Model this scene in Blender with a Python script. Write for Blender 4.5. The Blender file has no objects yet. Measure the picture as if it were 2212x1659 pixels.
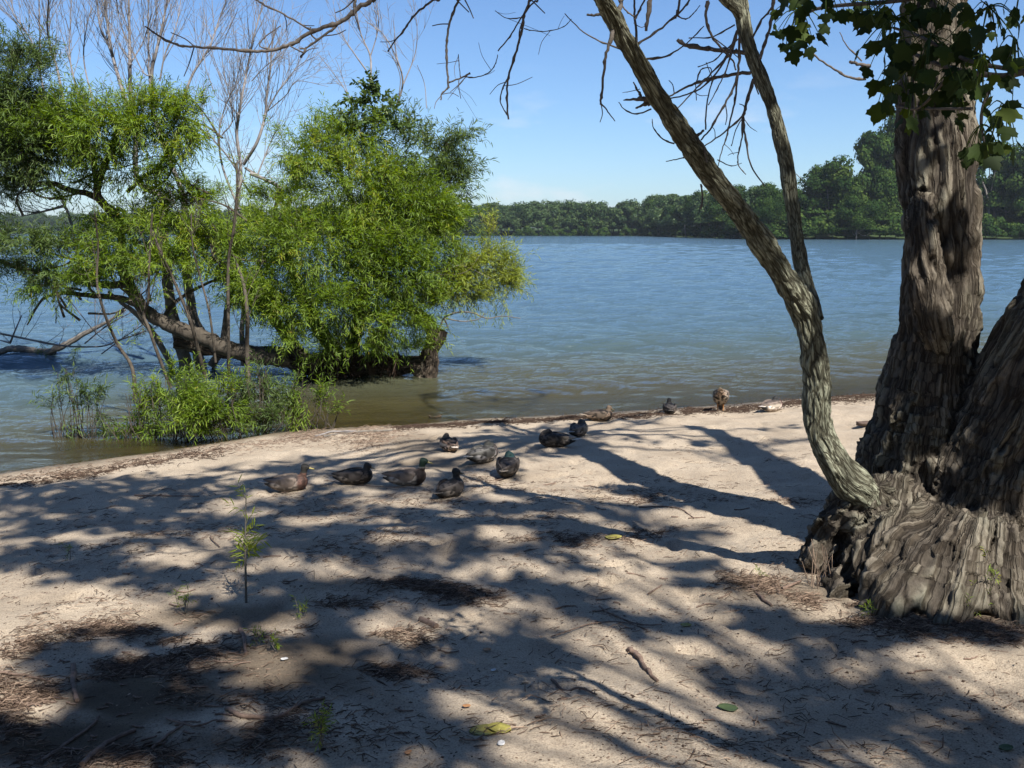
import bpy, math, random
import numpy as np
from mathutils import Vector, Matrix
R = math.radians
random.seed(7); rng = np.random.default_rng(7)
sc = bpy.context.scene
COL = sc.collection
# ------------------------------------------------------------------ camera
F = 950.0; HZ = 2.3; PITCH = R(9.18)
CAM = np.array([0.0, 0.0, HZ])
fwd = np.array([0, math.cos(PITCH), -math.sin(PITCH)]); upv = np.array([0, math.sin(PITCH), math.cos(PITCH)])
cam_d = bpy.data.cameras.new('camera'); cam = bpy.data.objects.new('camera', cam_d); COL.objects.link(cam)
cam.location = CAM; cam.rotation_euler = (R(90)-PITCH, 0, 0)
cam_d.sensor_width = 36; cam_d.lens = 36*F/1024; cam_d.clip_start = .05; cam_d.clip_end = 6000
sc.camera = cam
S = 1024/2212
def ray(px, py):
    return fwd + (px-512)/F*np.array([1.0,0,0]) - (py-384)/F*upv
def P(px, py, Y):                      # point on a 1024-px ray at forward distance Y
    d = ray(px, py); return CAM + d*(Y/d[1])
def Q(x, y, Y): return P(x*S, y*S, Y)  # same, 2212-px coordinates
def conv(sx, ox, oy):
    return lambda x, y: ((ox+x/sx)/3.5625, (oy+y/sx)/3.5625)
c1 = conv(2.074, 0, 0); c2 = conv(2.074, 900, 0); c3 = conv(1.659, 0, 700)
c4 = conv(1.844, 900, 600); c5 = conv(1.843, 1900, 0); c6 = conv(1.843, 2648, 0)
# ------------------------------------------------------------------ noise (numpy)
def _h(i, j, k, s=0):
    n = (i*374761393 + j*668265263 + k*2147483647 + s*1274126177) & 0xFFFFFFFF
    n = ((n ^ (n >> 13))*1103515245) & 0xFFFFFFFF
    n = ((n ^ (n >> 15))*2654435761) & 0xFFFFFFFF
    return ((n ^ (n >> 16)) & 0xFFFFFF)/16777215.0
def vn(p, s=0):                        # smooth value noise 0..1
    p = np.asarray(p, float); f0 = np.floor(p).astype(np.int64); t = p-f0; t = t*t*(3-2*t)
    i, j, k = f0[...,0], f0[...,1], f0[...,2]; o = 0
    for a in (0,1):
        for b in (0,1):
            for c in (0,1):
                w = (t[...,0] if a else 1-t[...,0])*(t[...,1] if b else 1-t[...,1])*(t[...,2] if c else 1-t[...,2])
                o = o + w*_h(i+a, j+b, k+c, s)
    return o
def fbm(p, o=4, s=0):
    p = np.asarray(p, float); r = 0; a = .5; t = 0
    for q in range(o):
        r = r + a*vn(p*2**q, s+q); t += a; a *= .5
    return r/t
def voro(p, s=0):                      # F1, F2
    f0 = np.floor(p).astype(np.int64); d1 = np.full(len(p), 9.); d2 = d1.copy()
    for a in (-1,0,1):
        for b in (-1,0,1):
            for c in (-1,0,1):
                i, j, k = f0[:,0]+a, f0[:,1]+b, f0[:,2]+c
                q = np.stack([i+_h(i,j,k,s+1), j+_h(i,j,k,s+2), k+_h(i,j,k,s+3)], 1)
                d = np.sqrt(((q-p)**2).sum(1))
                m = d < d1; d2 = np.where(m, d1, np.minimum(d2, d)); d1 = np.where(m, d, d1)
    return d1, d2
def sstep(a, b, x): t = np.clip((x-a)/(b-a), 0, 1); return t*t*(3-2*t)
# ------------------------------------------------------------------ ground shape
_sh = [(-700,1190),(-300,1085),(0,1022),(200,996),(480,955),(600,936),(740,926),(860,920),(1000,906),(1200,896),(1400,886),(1560,874),(1740,861),(1900,850),(2212,828),(2700,800),(3300,776)]
def hit0(x, y, z=0.):
    d = ray(x*S, y*S); return CAM + d*((z-HZ)/d[2])
SH = np.array([hit0(x, y)[:2] for x, y in _sh])
def yfar(x): return np.interp(x, [-2500,-600,-330,-120,-60,20,58,66,90,160,400,2500], [700,760,700,520,440,420,405,250,246,240,200,200])
def gbase(x, y):
    x = np.asarray(x, float); y = np.asarray(y, float)
    s = (np.interp(x, SH[:,0], SH[:,1])-y)*.92
    sl = np.maximum(s, 0); land = .11*(1-np.exp(-sl/.7)) + .058*sl
    land = np.where(land > 1.1, 1.1+.25*(1-np.exp(-(land-1.1)/.25)), land)
    bed = -1.8*(1-np.exp(np.minimum(s, 0)*.1/1.8))
    h = np.where(s > 0, land, bed)
    far = sstep(-12, 14, y-yfar(x))
    return h*(1-far) + far*(1.2+2.5*sstep(12, 95, y-yfar(x)))
def gfull(x, y):
    x = np.asarray(x, float); y = np.asarray(y, float); h = gbase(x, y)
    p = np.stack([x, y, x*0], -1); near = np.clip(h*8, 0, 1)*(y < 30)
    b = (fbm(p*1.1, 2, 3)-.5)*.09 + (fbm(p*4.5, 3, 11)-.5)*.05 + (vn(p*np.array([19,19,1]), 21)-.5)*.010
    a_, b_ = np.zeros_like(h), 0
    f0 = np.floor(np.stack([x*2.3, y*2.3], -1)).astype(np.int64)
    for di in (-1,0,1):
        for dj in (-1,0,1):
            i_, j_ = f0[...,0]+di, f0[...,1]+dj; cx_ = (i_+_h(i_,j_,i_*0,5))/2.3; cy_ = (j_+_h(i_,j_,i_*0,6))/2.3; an = _h(i_,j_,i_*0,7)*3.1; on = _h(i_,j_,i_*0,8) > .62
            ex = (x-cx_)*np.cos(an)+(y-cy_)*np.sin(an); ey = -(x-cx_)*np.sin(an)+(y-cy_)*np.cos(an); rr_ = np.sqrt((ex/.125)**2+(ey/.05)**2)
            a_ = a_+on*(-.022*(1-sstep(.5,1.0,rr_))+.010*(1-sstep(0,.35,np.abs(rr_-1.15))))
    return h + (b*(.12+.88*near)+a_*near)*(y < 40)
def G(x, y):                            # 2212-px -> ground point
    d = ray(x*S, y*S); z = .2
    for _ in range(25):
        t = (z-HZ)/d[2]; p = CAM+d*t; z = .5*z+.5*float(gbase(p[0], p[1]))
    p[2] = float(gfull(p[0], p[1])); return p
def GV(xs, ys):
    xs = np.asarray(xs, float)*S; ys = np.asarray(ys, float)*S
    d = fwd[None]+((xs-512)/F)[:,None]*np.array([[1.,0,0]])-((ys-384)/F)[:,None]*upv[None]; z = np.full(len(xs), .2)
    for _ in range(25):
        p = CAM+d*((z-HZ)/d[:,2])[:,None]; z = .5*z+.5*gbase(p[:,0], p[:,1])
    p[:,2] = gfull(p[:,0], p[:,1]); return p
# ------------------------------------------------------------------ mesh helpers
def tag(o, label=None, cat=None, group=None, kind=None):
    if label: o['label'] = label
    if cat: o['category'] = cat
    if group: o['group'] = group
    if kind: o['kind'] = kind
    return o
def mk(name, v, f, mat=None, parent=None, attrs=None, smooth=False):
    v = np.asarray(v, float); me = bpy.data.meshes.new(name)
    if isinstance(f, np.ndarray):
        k = f.shape[1]; n = len(f)
        me.vertices.add(len(v)); me.vertices.foreach_set('co', v.ravel())
        me.loops.add(n*k); me.loops.foreach_set('vertex_index', f.ravel().astype(np.int32))
        me.polygons.add(n); me.polygons.foreach_set('loop_start', np.arange(0, n*k, k, dtype=np.int32))
        me.update(calc_edges=True)
    else:
        me.from_pydata(v.tolist(), [], f); me.update()
    if smooth: me.polygons.foreach_set('use_smooth', np.ones(len(me.polygons), bool))
    for an, a in (attrs or {}).items():
        a = np.asarray(a, float)
        if a.ndim == 1:
            at = me.attributes.new(an, 'FLOAT', 'POINT'); at.data.foreach_set('value', a)
        else:
            at = me.attributes.new(an, 'FLOAT_COLOR', 'POINT')
            if a.shape[1] == 3: a = np.concatenate([a, np.ones((len(a),1))], 1)
            at.data.foreach_set('color', a.ravel())
    if mat: me.materials.append(mat)
    o = bpy.data.objects.new(name, me); COL.objects.link(o)
    if parent: o.parent = parent; o.matrix_parent_inverse = parent_inv(parent)
    return o
def parent_inv(p): return Matrix.Translation(p.location).inverted() if p.rotation_euler.z == 0 else p.matrix_basis.inverted()
def empty(name, loc, label, cat, group=None):
    o = bpy.data.objects.new(name, None); COL.objects.link(o); o.location = [float(c) for c in loc]
    o.empty_display_size = .2; return tag(o, label, cat, group)
class MB:
    def __init__(s): s.v = []; s.f = []; s.a = []; s.n = 0
    def add(s, v, f, a=0.5):
        v = np.asarray(v); s.v.append(v); s.f.append(np.asarray(f)+s.n); s.n += len(v)
        s.a.append(np.full(len(v), a) if np.isscalar(a) else np.asarray(a))
    def build(s, name, mat, parent=None, smooth=False):
        fs = {}
        for f in s.f: fs.setdefault(f.shape[1], []).append(f)
        v = np.concatenate(s.v); a = np.concatenate(s.a)
        if len(fs) == 1: f = np.concatenate(s.f)
        else:                                            # mixed: split quads
            out = []
            for f in s.f:
                if f.shape[1] == 4: out += [f[:, [0,1,2]], f[:, [0,2,3]]]
                else: out.append(f)
            f = np.concatenate(out)
        return mk(name, v, f, mat, parent, {'tone': a}, smooth)
def smoothline(pts, rad, n=4):                           # catmull-rom resample
    p = np.asarray(pts, float); r = np.asarray(rad, float)
    if len(r) != len(p): r = np.interp(np.linspace(0,1,len(p)), np.linspace(0,1,len(r)), r)
    if len(p) < 3 or n <= 1: return p, r
    e = np.concatenate([[2*p[0]-p[1]], p, [2*p[-1]-p[-2]]]); out = []; ro = []
    for i in range(len(p)-1):
        a, b, c, d = e[i:i+4]
        for t in np.linspace(0, 1, n, endpoint=False):
            out.append(.5*((2*b)+(c-a)*t+(2*a-5*b+4*c-d)*t*t+(3*b-a-3*c+d)*t**3)); ro.append(r[i]*(1-t)+r[i+1]*t)
    out.append(p[-1]); ro.append(r[-1]); return np.array(out), np.array(ro)
def frames(p):
    t = np.gradient(p, axis=0); t /= np.linalg.norm(t, axis=1)[:,None]+1e-9
    a = np.array([0,1.,0]) if abs(t[0][1]) < .9 else np.array([1.,0,0])
    U = []; u = a-t[0]*a.dot(t[0]); u /= np.linalg.norm(u)
    for q in t:
        u = u-q*u.dot(q); u /= np.linalg.norm(u)+1e-9; U.append(u)
    U = np.array(U); return t, U, np.cross(t, U)
def tube(mb, pts, rad, ns=6, n=4, a=.5, wob=0, cap=True):
    p, r = smoothline(pts, rad, n)
    if wob: p = p + (rng.random(p.shape)-.5)*wob*r[:,None]
    t, U, V = frames(p); th = np.linspace(0, 2*math.pi, ns, endpoint=False)
    v = p[:,None] + r[:,None,None]*(np.cos(th)[None,:,None]*U[:,None]+np.sin(th)[None,:,None]*V[:,None])
    m = len(p); i = np.arange(m-1)[:,None]*ns; j = np.arange(ns)[None]; k = (j+1) % ns
    f = np.stack([i+j, i+k, i+ns+k, i+ns+j], -1).reshape(-1, 4)
    mb.add(v.reshape(-1,3), f, a)
    if cap:
        for e, s in ((0,-1), (m-1,1)):
            c = np.concatenate([v[e], [p[e]]]); q = np.arange(ns)
            ff = np.stack([q, (q+1) % ns, np.full(ns, ns)], 1)
            mb.add(c, ff if s > 0 else ff[:, ::-1], a)
def orient(d, nrm):                                      # (n,3) dirs & rough normals -> (n,3,3) columns x,y,z
    x = d/(np.linalg.norm(d, axis=1)[:,None]+1e-9); z = nrm-x*(nrm*x).sum(1)[:,None]
    z /= np.linalg.norm(z, axis=1)[:,None]+1e-9; return np.stack([x, np.cross(z, x), z], 2)
def scatter(tv, tf, pos, rot, sc_, tone):
    n = len(pos); k = len(tv)
    v = np.einsum('nij,kj->nki', rot, tv)*np.asarray(sc_).reshape(-1,1,1) + pos[:,None]
    f = (np.asarray(tf)[None]+(np.arange(n)*k)[:,None,None]).reshape(-1, len(tf[0]))
    return v.reshape(-1,3), f, np.repeat(tone, k)
def rdir(n):
    v = rng.normal(size=(n,3)); return v/np.linalg.norm(v, axis=1)[:,None]
# ------------------------------------------------------------------ materials
def mat(name):
    m = bpy.data.materials.new(name); m.use_nodes = True; nt = m.node_tree; nt.nodes.clear()
    return m, nt, (lambda t, **k: _n(nt, t, **k)), nt.links.new
def _n(nt, t, **k):
    n = nt.nodes.new(t)
    for a, b in k.items():
        if a.startswith('i_'): n.inputs[a[2:].replace('_', ' ')].default_value = b
        else: setattr(n, a, b)
    return n
def ramp(N, stops):
    r = N('ShaderNodeValToRGB'); e = r.color_ramp.elements
    while len(e) < len(stops): e.new(.5)
    for q, (p, c) in zip(e, stops): q.position = p; q.color = (*c, 1) if len(c) == 3 else c
    return r
def mixc(N, L, fac, a, b, mode='MIX'):
    m = N('ShaderNodeMix', data_type='RGBA', blend_type=mode)
    for s, q in ((0, fac), (6, a), (7, b)):
        if hasattr(q, 'is_linked') or hasattr(q, 'links'): L(q, m.inputs[s])
        else: m.inputs[s].default_value = q if s == 0 else (*q, 1)
    return m.outputs[2]
def leafmat(name, stops, trans=.4, rough=.45, spec=.35):
    m, nt, N, L = mat(name); at = N('ShaderNodeAttribute', attribute_name='tone'); r = ramp(N, stops); L(at.outputs['Fac'], r.inputs[0])
    b = N('ShaderNodeBsdfPrincipled', i_Roughness=rough); b.inputs['Specular IOR Level'].default_value = spec
    L(r.outputs[0], b.inputs['Base Color']); t = N('ShaderNodeBsdfTranslucent')
    hs = N('ShaderNodeHueSaturation'); hs.inputs['Saturation'].default_value = 1.15; hs.inputs['Value'].default_value = 1.3; hs.inputs['Hue'].default_value = .485
    L(r.outputs[0], hs.inputs['Color']); L(hs.outputs[0], t.inputs[0])
    x = N('ShaderNodeMixShader'); x.inputs[0].default_value = trans; L(b.outputs[0], x.inputs[1]); L(t.outputs[0], x.inputs[2])
    o = N('ShaderNodeOutputMaterial'); L(x.outputs[0], o.inputs[0]); return m
def woodmat(name, stops, scale=(30,30,6), bump=.4, bscale=1., rough=.9, attr=None, astops=None, dist=.01):
    m, nt, N, L = mat(name); tc = N('ShaderNodeTexCoord'); mp = N('ShaderNodeMapping'); mp.inputs['Scale'].default_value = scale
    L(tc.outputs['Object'], mp.inputs[0]); n1 = N('ShaderNodeTexNoise', i_Scale=1.0, i_Detail=6.0, i_Roughness=.65); L(mp.outputs[0], n1.inputs[0])
    r = ramp(N, stops); L(n1.outputs[0], r.inputs[0]); c = r.outputs[0]
    if attr:
        at = N('ShaderNodeAttribute', attribute_name=attr); r2 = ramp(N, astops); L(at.outputs['Fac'], r2.inputs[0])
        c = mixc(N, L, .75, c, r2.outputs[0], 'MULTIPLY')
        n3 = N('ShaderNodeTexNoise', i_Scale=2.2, i_Detail=4.0); L(tc.outputs['Object'], n3.inputs[0])
        r3 = ramp(N, [(.45,(0,0,0)),(.62,(1,1,1))]); L(n3.outputs[0], r3.inputs[0])
        mm = N('ShaderNodeMath', operation='MULTIPLY'); L(r3.outputs[0], mm.inputs[0]); L(at.outputs['Fac'], mm.inputs[1])
        m2 = N('ShaderNodeMath', operation='MULTIPLY'); L(mm.outputs[0], m2.inputs[0]); m2.inputs[1].default_value = .38
        c = mixc(N, L, m2.outputs[0], c, (.23,.235,.17))
    hgt = None
    if attr:
        aq = N('ShaderNodeAttribute', attribute_name='bq'); mq = N('ShaderNodeMapping'); mq.inputs['Scale'].default_value = (1.3,1.3,.55); L(aq.outputs['Vector'], mq.inputs[0])
        nw = N('ShaderNodeTexNoise', i_Scale=1.3, i_Detail=3.0); L(mq.outputs[0], nw.inputs[0]); va = N('ShaderNodeVectorMath', operation='MULTIPLY_ADD'); L(nw.outputs['Color'], va.inputs[0]); va.inputs[1].default_value = (1.5,1.5,.8); L(mq.outputs[0], va.inputs[2])
        vo = N('ShaderNodeTexVoronoi', feature='DISTANCE_TO_EDGE', i_Scale=1.0); L(va.outputs[0], vo.inputs['Vector']); rc = ramp(N, [(0,(0,0,0)),(.05,(.25,.25,.25)),(.17,(1,1,1))]); L(vo.outputs['Distance'], rc.inputs[0])
        nf = N('ShaderNodeTexNoise', i_Scale=5.0, i_Detail=8.0, i_Roughness=.7); L(mq.outputs[0], nf.inputs[0]); rf = ramp(N, [(.3,(.55,.55,.55)),(.7,(1.2,1.2,1.2))]); L(nf.outputs[0], rf.inputs[0])
        ck = ramp(N, [(0,(.36,.33,.30)),(1,(1.10,1.10,1.10))]); L(rc.outputs[0], ck.inputs[0]); c = mixc(N, L, 1.0, c, ck.outputs[0], 'MULTIPLY'); c = mixc(N, L, .9, c, rf.outputs[0], 'MULTIPLY')
        ad = N('ShaderNodeMath', operation='MULTIPLY_ADD'); L(nf.outputs[0], ad.inputs[0]); ad.inputs[1].default_value = .9; L(rc.outputs[0], ad.inputs[2]); hgt = ad.outputs[0]
    b = N('ShaderNodeBsdfPrincipled', i_Roughness=rough); b.inputs['Specular IOR Level'].default_value = .2; L(c, b.inputs['Base Color'])
    bp = N('ShaderNodeBump', i_Strength=bump, i_Distance=dist); n2 = N('ShaderNodeTexNoise', i_Scale=bscale*3, i_Detail=8.0, i_Roughness=.7)
    L(mp.outputs[0], n2.inputs[0]); L(n2.outputs[0], bp.inputs['Height'])
    if hgt is not None:
        b3 = N('ShaderNodeBump', i_Strength=.9, i_Distance=dist*.8); L(hgt, b3.inputs['Height']); L(bp.outputs[0], b3.inputs['Normal']); L(b3.outputs[0], b.inputs['Normal'])
    else: L(bp.outputs[0], b.inputs['Normal'])
    o = N('ShaderNodeOutputMaterial'); L(b.outputs[0], o.inputs[0]); return m
def vcolmat(name, rough=.7, bump=.3, bs=120, attr='Col', sheen=0):
    m, nt, N, L = mat(name); at = N('ShaderNodeAttribute', attribute_name=attr)
    tc = N('ShaderNodeTexCoord'); n = N('ShaderNodeTexNoise', i_Scale=float(bs), i_Detail=4.0); L(tc.outputs['Object'], n.inputs[0])
    b = N('ShaderNodeBsdfPrincipled', i_Roughness=rough); b.inputs['Specular IOR Level'].default_value = .25
    L(at.outputs['Color'], b.inputs['Base Color']); bp = N('ShaderNodeBump', i_Strength=bump, i_Distance=.004); L(n.outputs[0], bp.inputs['Height']); L(bp.outputs[0], b.inputs['Normal'])
    o = N('ShaderNodeOutputMaterial'); L(b.outputs[0], o.inputs[0]); return m
def plain(name, c, rough=.6):
    m, nt, N, L = mat(name); tc = N('ShaderNodeTexCoord'); n = N('ShaderNodeTexNoise', i_Scale=60.0, i_Detail=4.0); L(tc.outputs['Object'], n.inputs[0])
    r = ramp(N, [(.3, tuple(q*.75 for q in c)), (.7, tuple(min(1, q*1.2) for q in c))]); L(n.outputs[0], r.inputs[0])
    b = N('ShaderNodeBsdfPrincipled', i_Roughness=rough); L(r.outputs[0], b.inputs['Base Color'])
    o = N('ShaderNodeOutputMaterial'); L(b.outputs[0], o.inputs[0]); return m
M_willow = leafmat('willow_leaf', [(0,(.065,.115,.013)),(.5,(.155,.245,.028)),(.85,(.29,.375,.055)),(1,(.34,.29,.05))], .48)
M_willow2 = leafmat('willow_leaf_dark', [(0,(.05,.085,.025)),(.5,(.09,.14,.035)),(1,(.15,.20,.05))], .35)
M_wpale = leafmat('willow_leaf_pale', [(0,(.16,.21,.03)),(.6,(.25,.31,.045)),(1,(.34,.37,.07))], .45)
M_maple = leafmat('maple_leaf', [(0,(.018,.032,.008)),(.7,(.034,.056,.012)),(1,(.085,.12,.015))], .30, .65, .15)
M_canopy = leafmat('canopy_leaf', [(0,(.04,.08,.015)),(1,(.08,.13,.03))], .2)
M_far = leafmat('far_leaf', [(0,(.015,.034,.012)),(.5,(.036,.068,.019)),(1,(.075,.11,.032))], .18, .6, .2)
M_far2 = leafmat('near_wood_leaf', [(0,(.010,.026,.006)),(.5,(.026,.054,.012)),(1,(.07,.105,.022))], .2, .8, .05)
M_bark = woodmat('old_bark', [(.3,(.10,.087,.070)),(.7,(.225,.20,.168))], (22,22,9), .7, 1, .92, 'tone', [(0,(.18,.15,.12)),(.5,(.75,.7,.62)),(1,(1.0,.97,.88))])
M_slim = woodmat('grey_green_bark', [(.3,(.20,.205,.155)),(.7,(.39,.395,.31))], (35,35,12), .5, 1, .92, 'tone', [(0,(.25,.23,.18)),(.6,(.9,.9,.82)),(1,(1,1,.92))])
M_wold = woodmat('willow_old_bark', [(.3,(.05,.04,.032)),(.7,(.13,.105,.08))], (14,14,9), .6, 1, .92, 'tone', [(0,(.2,.17,.14)),(.5,(.8,.75,.68)),(1,(1,1,.95))])
M_dead = woodmat('dead_twig_bark', [(.3,(.06,.05,.045)),(.7,(.16,.14,.12))], (60,60,60), .4)
M_wbark = woodmat('willow_bark', [(.3,(.035,.028,.022)),(.7,(.10,.085,.065))], (14,14,14), .6)
M_greyst = woodmat('grey_stem_bark', [(.3,(.075,.068,.058)),(.7,(.20,.18,.155))], (10,10,10), .4)
M_twigp = woodmat('pale_twig_bark', [(.3,(.14,.128,.122)),(.7,(.27,.25,.24))], (10,10,10), .2)
M_stick = woodmat('stick_wood', [(.3,(.09,.06,.045)),(.7,(.24,.17,.13))], (40,40,40), .4)
M_litter = leafmat('litter_fibre', [(0,(.035,.022,.016)),(.5,(.115,.08,.058)),(.85,(.24,.175,.13)),(1,(.38,.28,.2))], 0, .9, .1)
# ------------------------------------------------------------------ light and sky
AZ = np.array([-.52, .854]); EL = R(50)           # direction in which shadows run; sun height
SUN = np.array([-AZ[0]*math.cos(EL), -AZ[1]*math.cos(EL), math.sin(EL)])
w = bpy.data.worlds.new('World'); sc.world = w; w.use_nodes = True; nt = w.node_tree; nt.nodes.clear()
N = lambda t, **k: _n(nt, t, **k); L = nt.links.new
sky = N('ShaderNodeTexSky', sky_type='NISHITA', sun_disc=False, sun_elevation=EL, altitude=0.0, air_density=1.0, dust_density=.35, ozone_density=2.2)
sky.sun_rotation = math.atan2(SUN[0], SUN[1])
bg = N('ShaderNodeBackground', i_Strength=.059); o = N('ShaderNodeOutputWorld')
# a few low clouds as part of the sky
tc = N('ShaderNodeTexCoord'); mp = N('ShaderNodeMapping'); mp.inputs['Scale'].default_value = (5,5,16); mp.inputs['Location'].default_value = (.35,0,.2)
L(tc.outputs['Generated'], mp.inputs[0]); cn = N('ShaderNodeTexNoise', i_Scale=1.0, i_Detail=6.0, i_Roughness=.55); L(mp.outputs[0], cn.inputs[0])
cr = ramp(N, [(.56,(0,0,0)),(.72,(1,1,1))]); L(cn.outputs[0], cr.inputs[0])
sx = N('ShaderNodeSeparateXYZ'); L(tc.outputs['Generated'], sx.inputs[0]); hr = ramp(N, [(0,(1,1,1)),(.10,(.55,.55,.55)),(.17,(0,0,0))]); L(sx.outputs[2], hr.inputs[0])
mm = N('ShaderNodeMath', operation='MULTIPLY'); L(cr.outputs[0], mm.inputs[0]); L(hr.outputs[0], mm.inputs[1])
tint = mixc(N, L, 1.0, sky.outputs[0], (.80,1.0,1.28), 'MULTIPLY'); cc = mixc(N, L, mm.outputs[0], tint, (8.2,8.4,8.8)); L(cc, bg.inputs[0]); L(bg.outputs[0], o.inputs[0])
sl = bpy.data.lights.new('sun', 'SUN'); sl.energy = 5.0; sl.angle = R(.53); sl.color = (1,.955,.89)
so = bpy.data.objects.new('sun', sl); COL.objects.link(so); so.rotation_euler = Vector(SUN).to_track_quat('Z', 'Y').to_euler(); so.location = (10,-10,20)
sc.view_settings.view_transform = 'Standard'; sc.view_settings.look = 'None'; sc.view_settings.exposure = .96; sc.view_settings.gamma = 1
sc.cycles.max_bounces = 8; sc.cycles.transparent_max_bounces = 12; sc.cycles.caustics_reflective = False; sc.cycles.caustics_refractive = False
# ------------------------------------------------------------------ sand
def axis(segs):
    out = [segs[0][0]]
    for a, b, d0, d1 in segs:
        x = a
        while x < b:
            t = (x-a)/(b-a); x += d0*(1-t)+d1*t; out.append(min(x, b))
    return np.array(out)
gx = axis([(-2500,-60,300,12),(-60,-8,12,.5),(-8,-4,.12,.06),(-4,5,.035,.035),(5,9,.05,.15),(9,60,.5,12),(60,2500,12,300)])
gy = axis([(-400,-5,60,1),(-5,1.5,.6,.2),(1.5,7,.028,.035),(7,14,.05,.08),(14,40,.2,4),(40,200,10,10),(200,800,5,9),(800,2600,60,300)])
X, Y = np.meshgrid(gx, gy); Zg = gfull(X, Y)
gv = np.stack([X, Y, Zg], -1).reshape(-1,3); nx = len(gx)
i, j = np.meshgrid(np.arange(len(gy)-1), np.arange(nx-1), indexing='ij'); i = i.ravel()*nx+j.ravel()
gf = np.stack([i, i+1, i+nx+1, i+nx], 1)
hb = gbase(gv[:,0], gv[:,1]); pn = gv*np.array([1,1,0])
wet = 1-sstep(.03, .14, hb + (fbm(pn*1.5, 3, 5)-.5)*.06)
# soil: dark organic patches traced on the bank
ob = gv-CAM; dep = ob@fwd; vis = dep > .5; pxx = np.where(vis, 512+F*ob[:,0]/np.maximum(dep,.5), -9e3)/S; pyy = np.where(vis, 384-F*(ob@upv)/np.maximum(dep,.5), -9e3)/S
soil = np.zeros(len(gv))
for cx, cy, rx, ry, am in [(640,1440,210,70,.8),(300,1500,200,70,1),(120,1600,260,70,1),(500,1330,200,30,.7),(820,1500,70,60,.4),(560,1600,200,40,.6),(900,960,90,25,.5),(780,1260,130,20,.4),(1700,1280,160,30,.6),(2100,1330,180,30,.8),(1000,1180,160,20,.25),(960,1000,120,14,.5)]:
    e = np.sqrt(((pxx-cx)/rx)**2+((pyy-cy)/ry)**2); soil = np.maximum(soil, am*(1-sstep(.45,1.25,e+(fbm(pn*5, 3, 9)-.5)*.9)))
m, nt, N, L = mat('sand'); tc = N('ShaderNodeTexCoord')
def nz(sc_, det=4., rough=.6):
    n = N('ShaderNodeTexNoise', i_Scale=float(sc_), i_Detail=det, i_Roughness=rough); L(tc.outputs['Object'], n.inputs[0]); return n.outputs[0]
base = ramp(N, [(.3,(.305,.25,.185)),(.7,(.425,.355,.268))]); L(nz(2.5), base.inputs[0])
gr = ramp(N, [(.34,(.55,.5,.46)),(.5,(1,1,1)),(.68,(1.25,1.22,1.2))]); L(nz(140, 3.), gr.inputs[0])
c = mixc(N, L, .8, base.outputs[0], gr.outputs[0], 'MULTIPLY')
sp = ramp(N, [(.655,(0,0,0)),(.69,(1,1,1))]); L(nz(46, 5., .7), sp.inputs[0]); c = mixc(N, L, sp.outputs[0], c, (.09,.065,.05))
sp2 = ramp(N, [(.60,(0,0,0)),(.68,(1,1,1))]); L(nz(13, 8., .75), sp2.inputs[0]); c = mixc(N, L, sp2.outputs[0], c, (.17,.125,.095))
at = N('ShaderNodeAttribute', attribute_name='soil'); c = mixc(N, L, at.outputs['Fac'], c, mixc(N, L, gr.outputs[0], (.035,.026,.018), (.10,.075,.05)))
af = N('ShaderNodeAttribute', attribute_name='turf'); c = mixc(N, L, af.outputs['Fac'], c, (.035,.055,.018))
aw = N('ShaderNodeAttribute', attribute_name='wet'); c = mixc(N, L, aw.outputs['Fac'], c, mixc(N, L, nz(30), (.08,.062,.040), (.135,.108,.07)))
b = N('ShaderNodeBsdfPrincipled', i_Roughness=.95); b.inputs['Specular IOR Level'].default_value = .15; L(c, b.inputs['Base Color'])
rr = N('ShaderNodeMapRange', i_To_Min=.95, i_To_Max=.45); L(aw.outputs['Fac'], rr.inputs[0]); L(rr.outputs[0], b.inputs['Roughness'])
bp = N('ShaderNodeBump', i_Strength=.9, i_Distance=.016); L(nz(28, 7., .7), bp.inputs['Height']); b2 = N('ShaderNodeBump', i_Strength=.9, i_Distance=.003); L(nz(260, 2.), b2.inputs['Height']); L(bp.outputs[0], b2.inputs['Normal']); L(b2.outputs[0], b.inputs['Normal'])
o = N('ShaderNodeOutputMaterial'); L(b.outputs[0], o.inputs[0]); M_sand = m
# far land is grassy soil
farland = sstep(150, 200, gv[:,1])
tag(mk('beach', gv, gf, M_sand, None, {'soil': soil, 'turf': farland, 'wet': wet*(gv[:,1] < 150)}, True), 'pale sandy beach sloping down to the lake', 'beach', None, 'structure')
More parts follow.
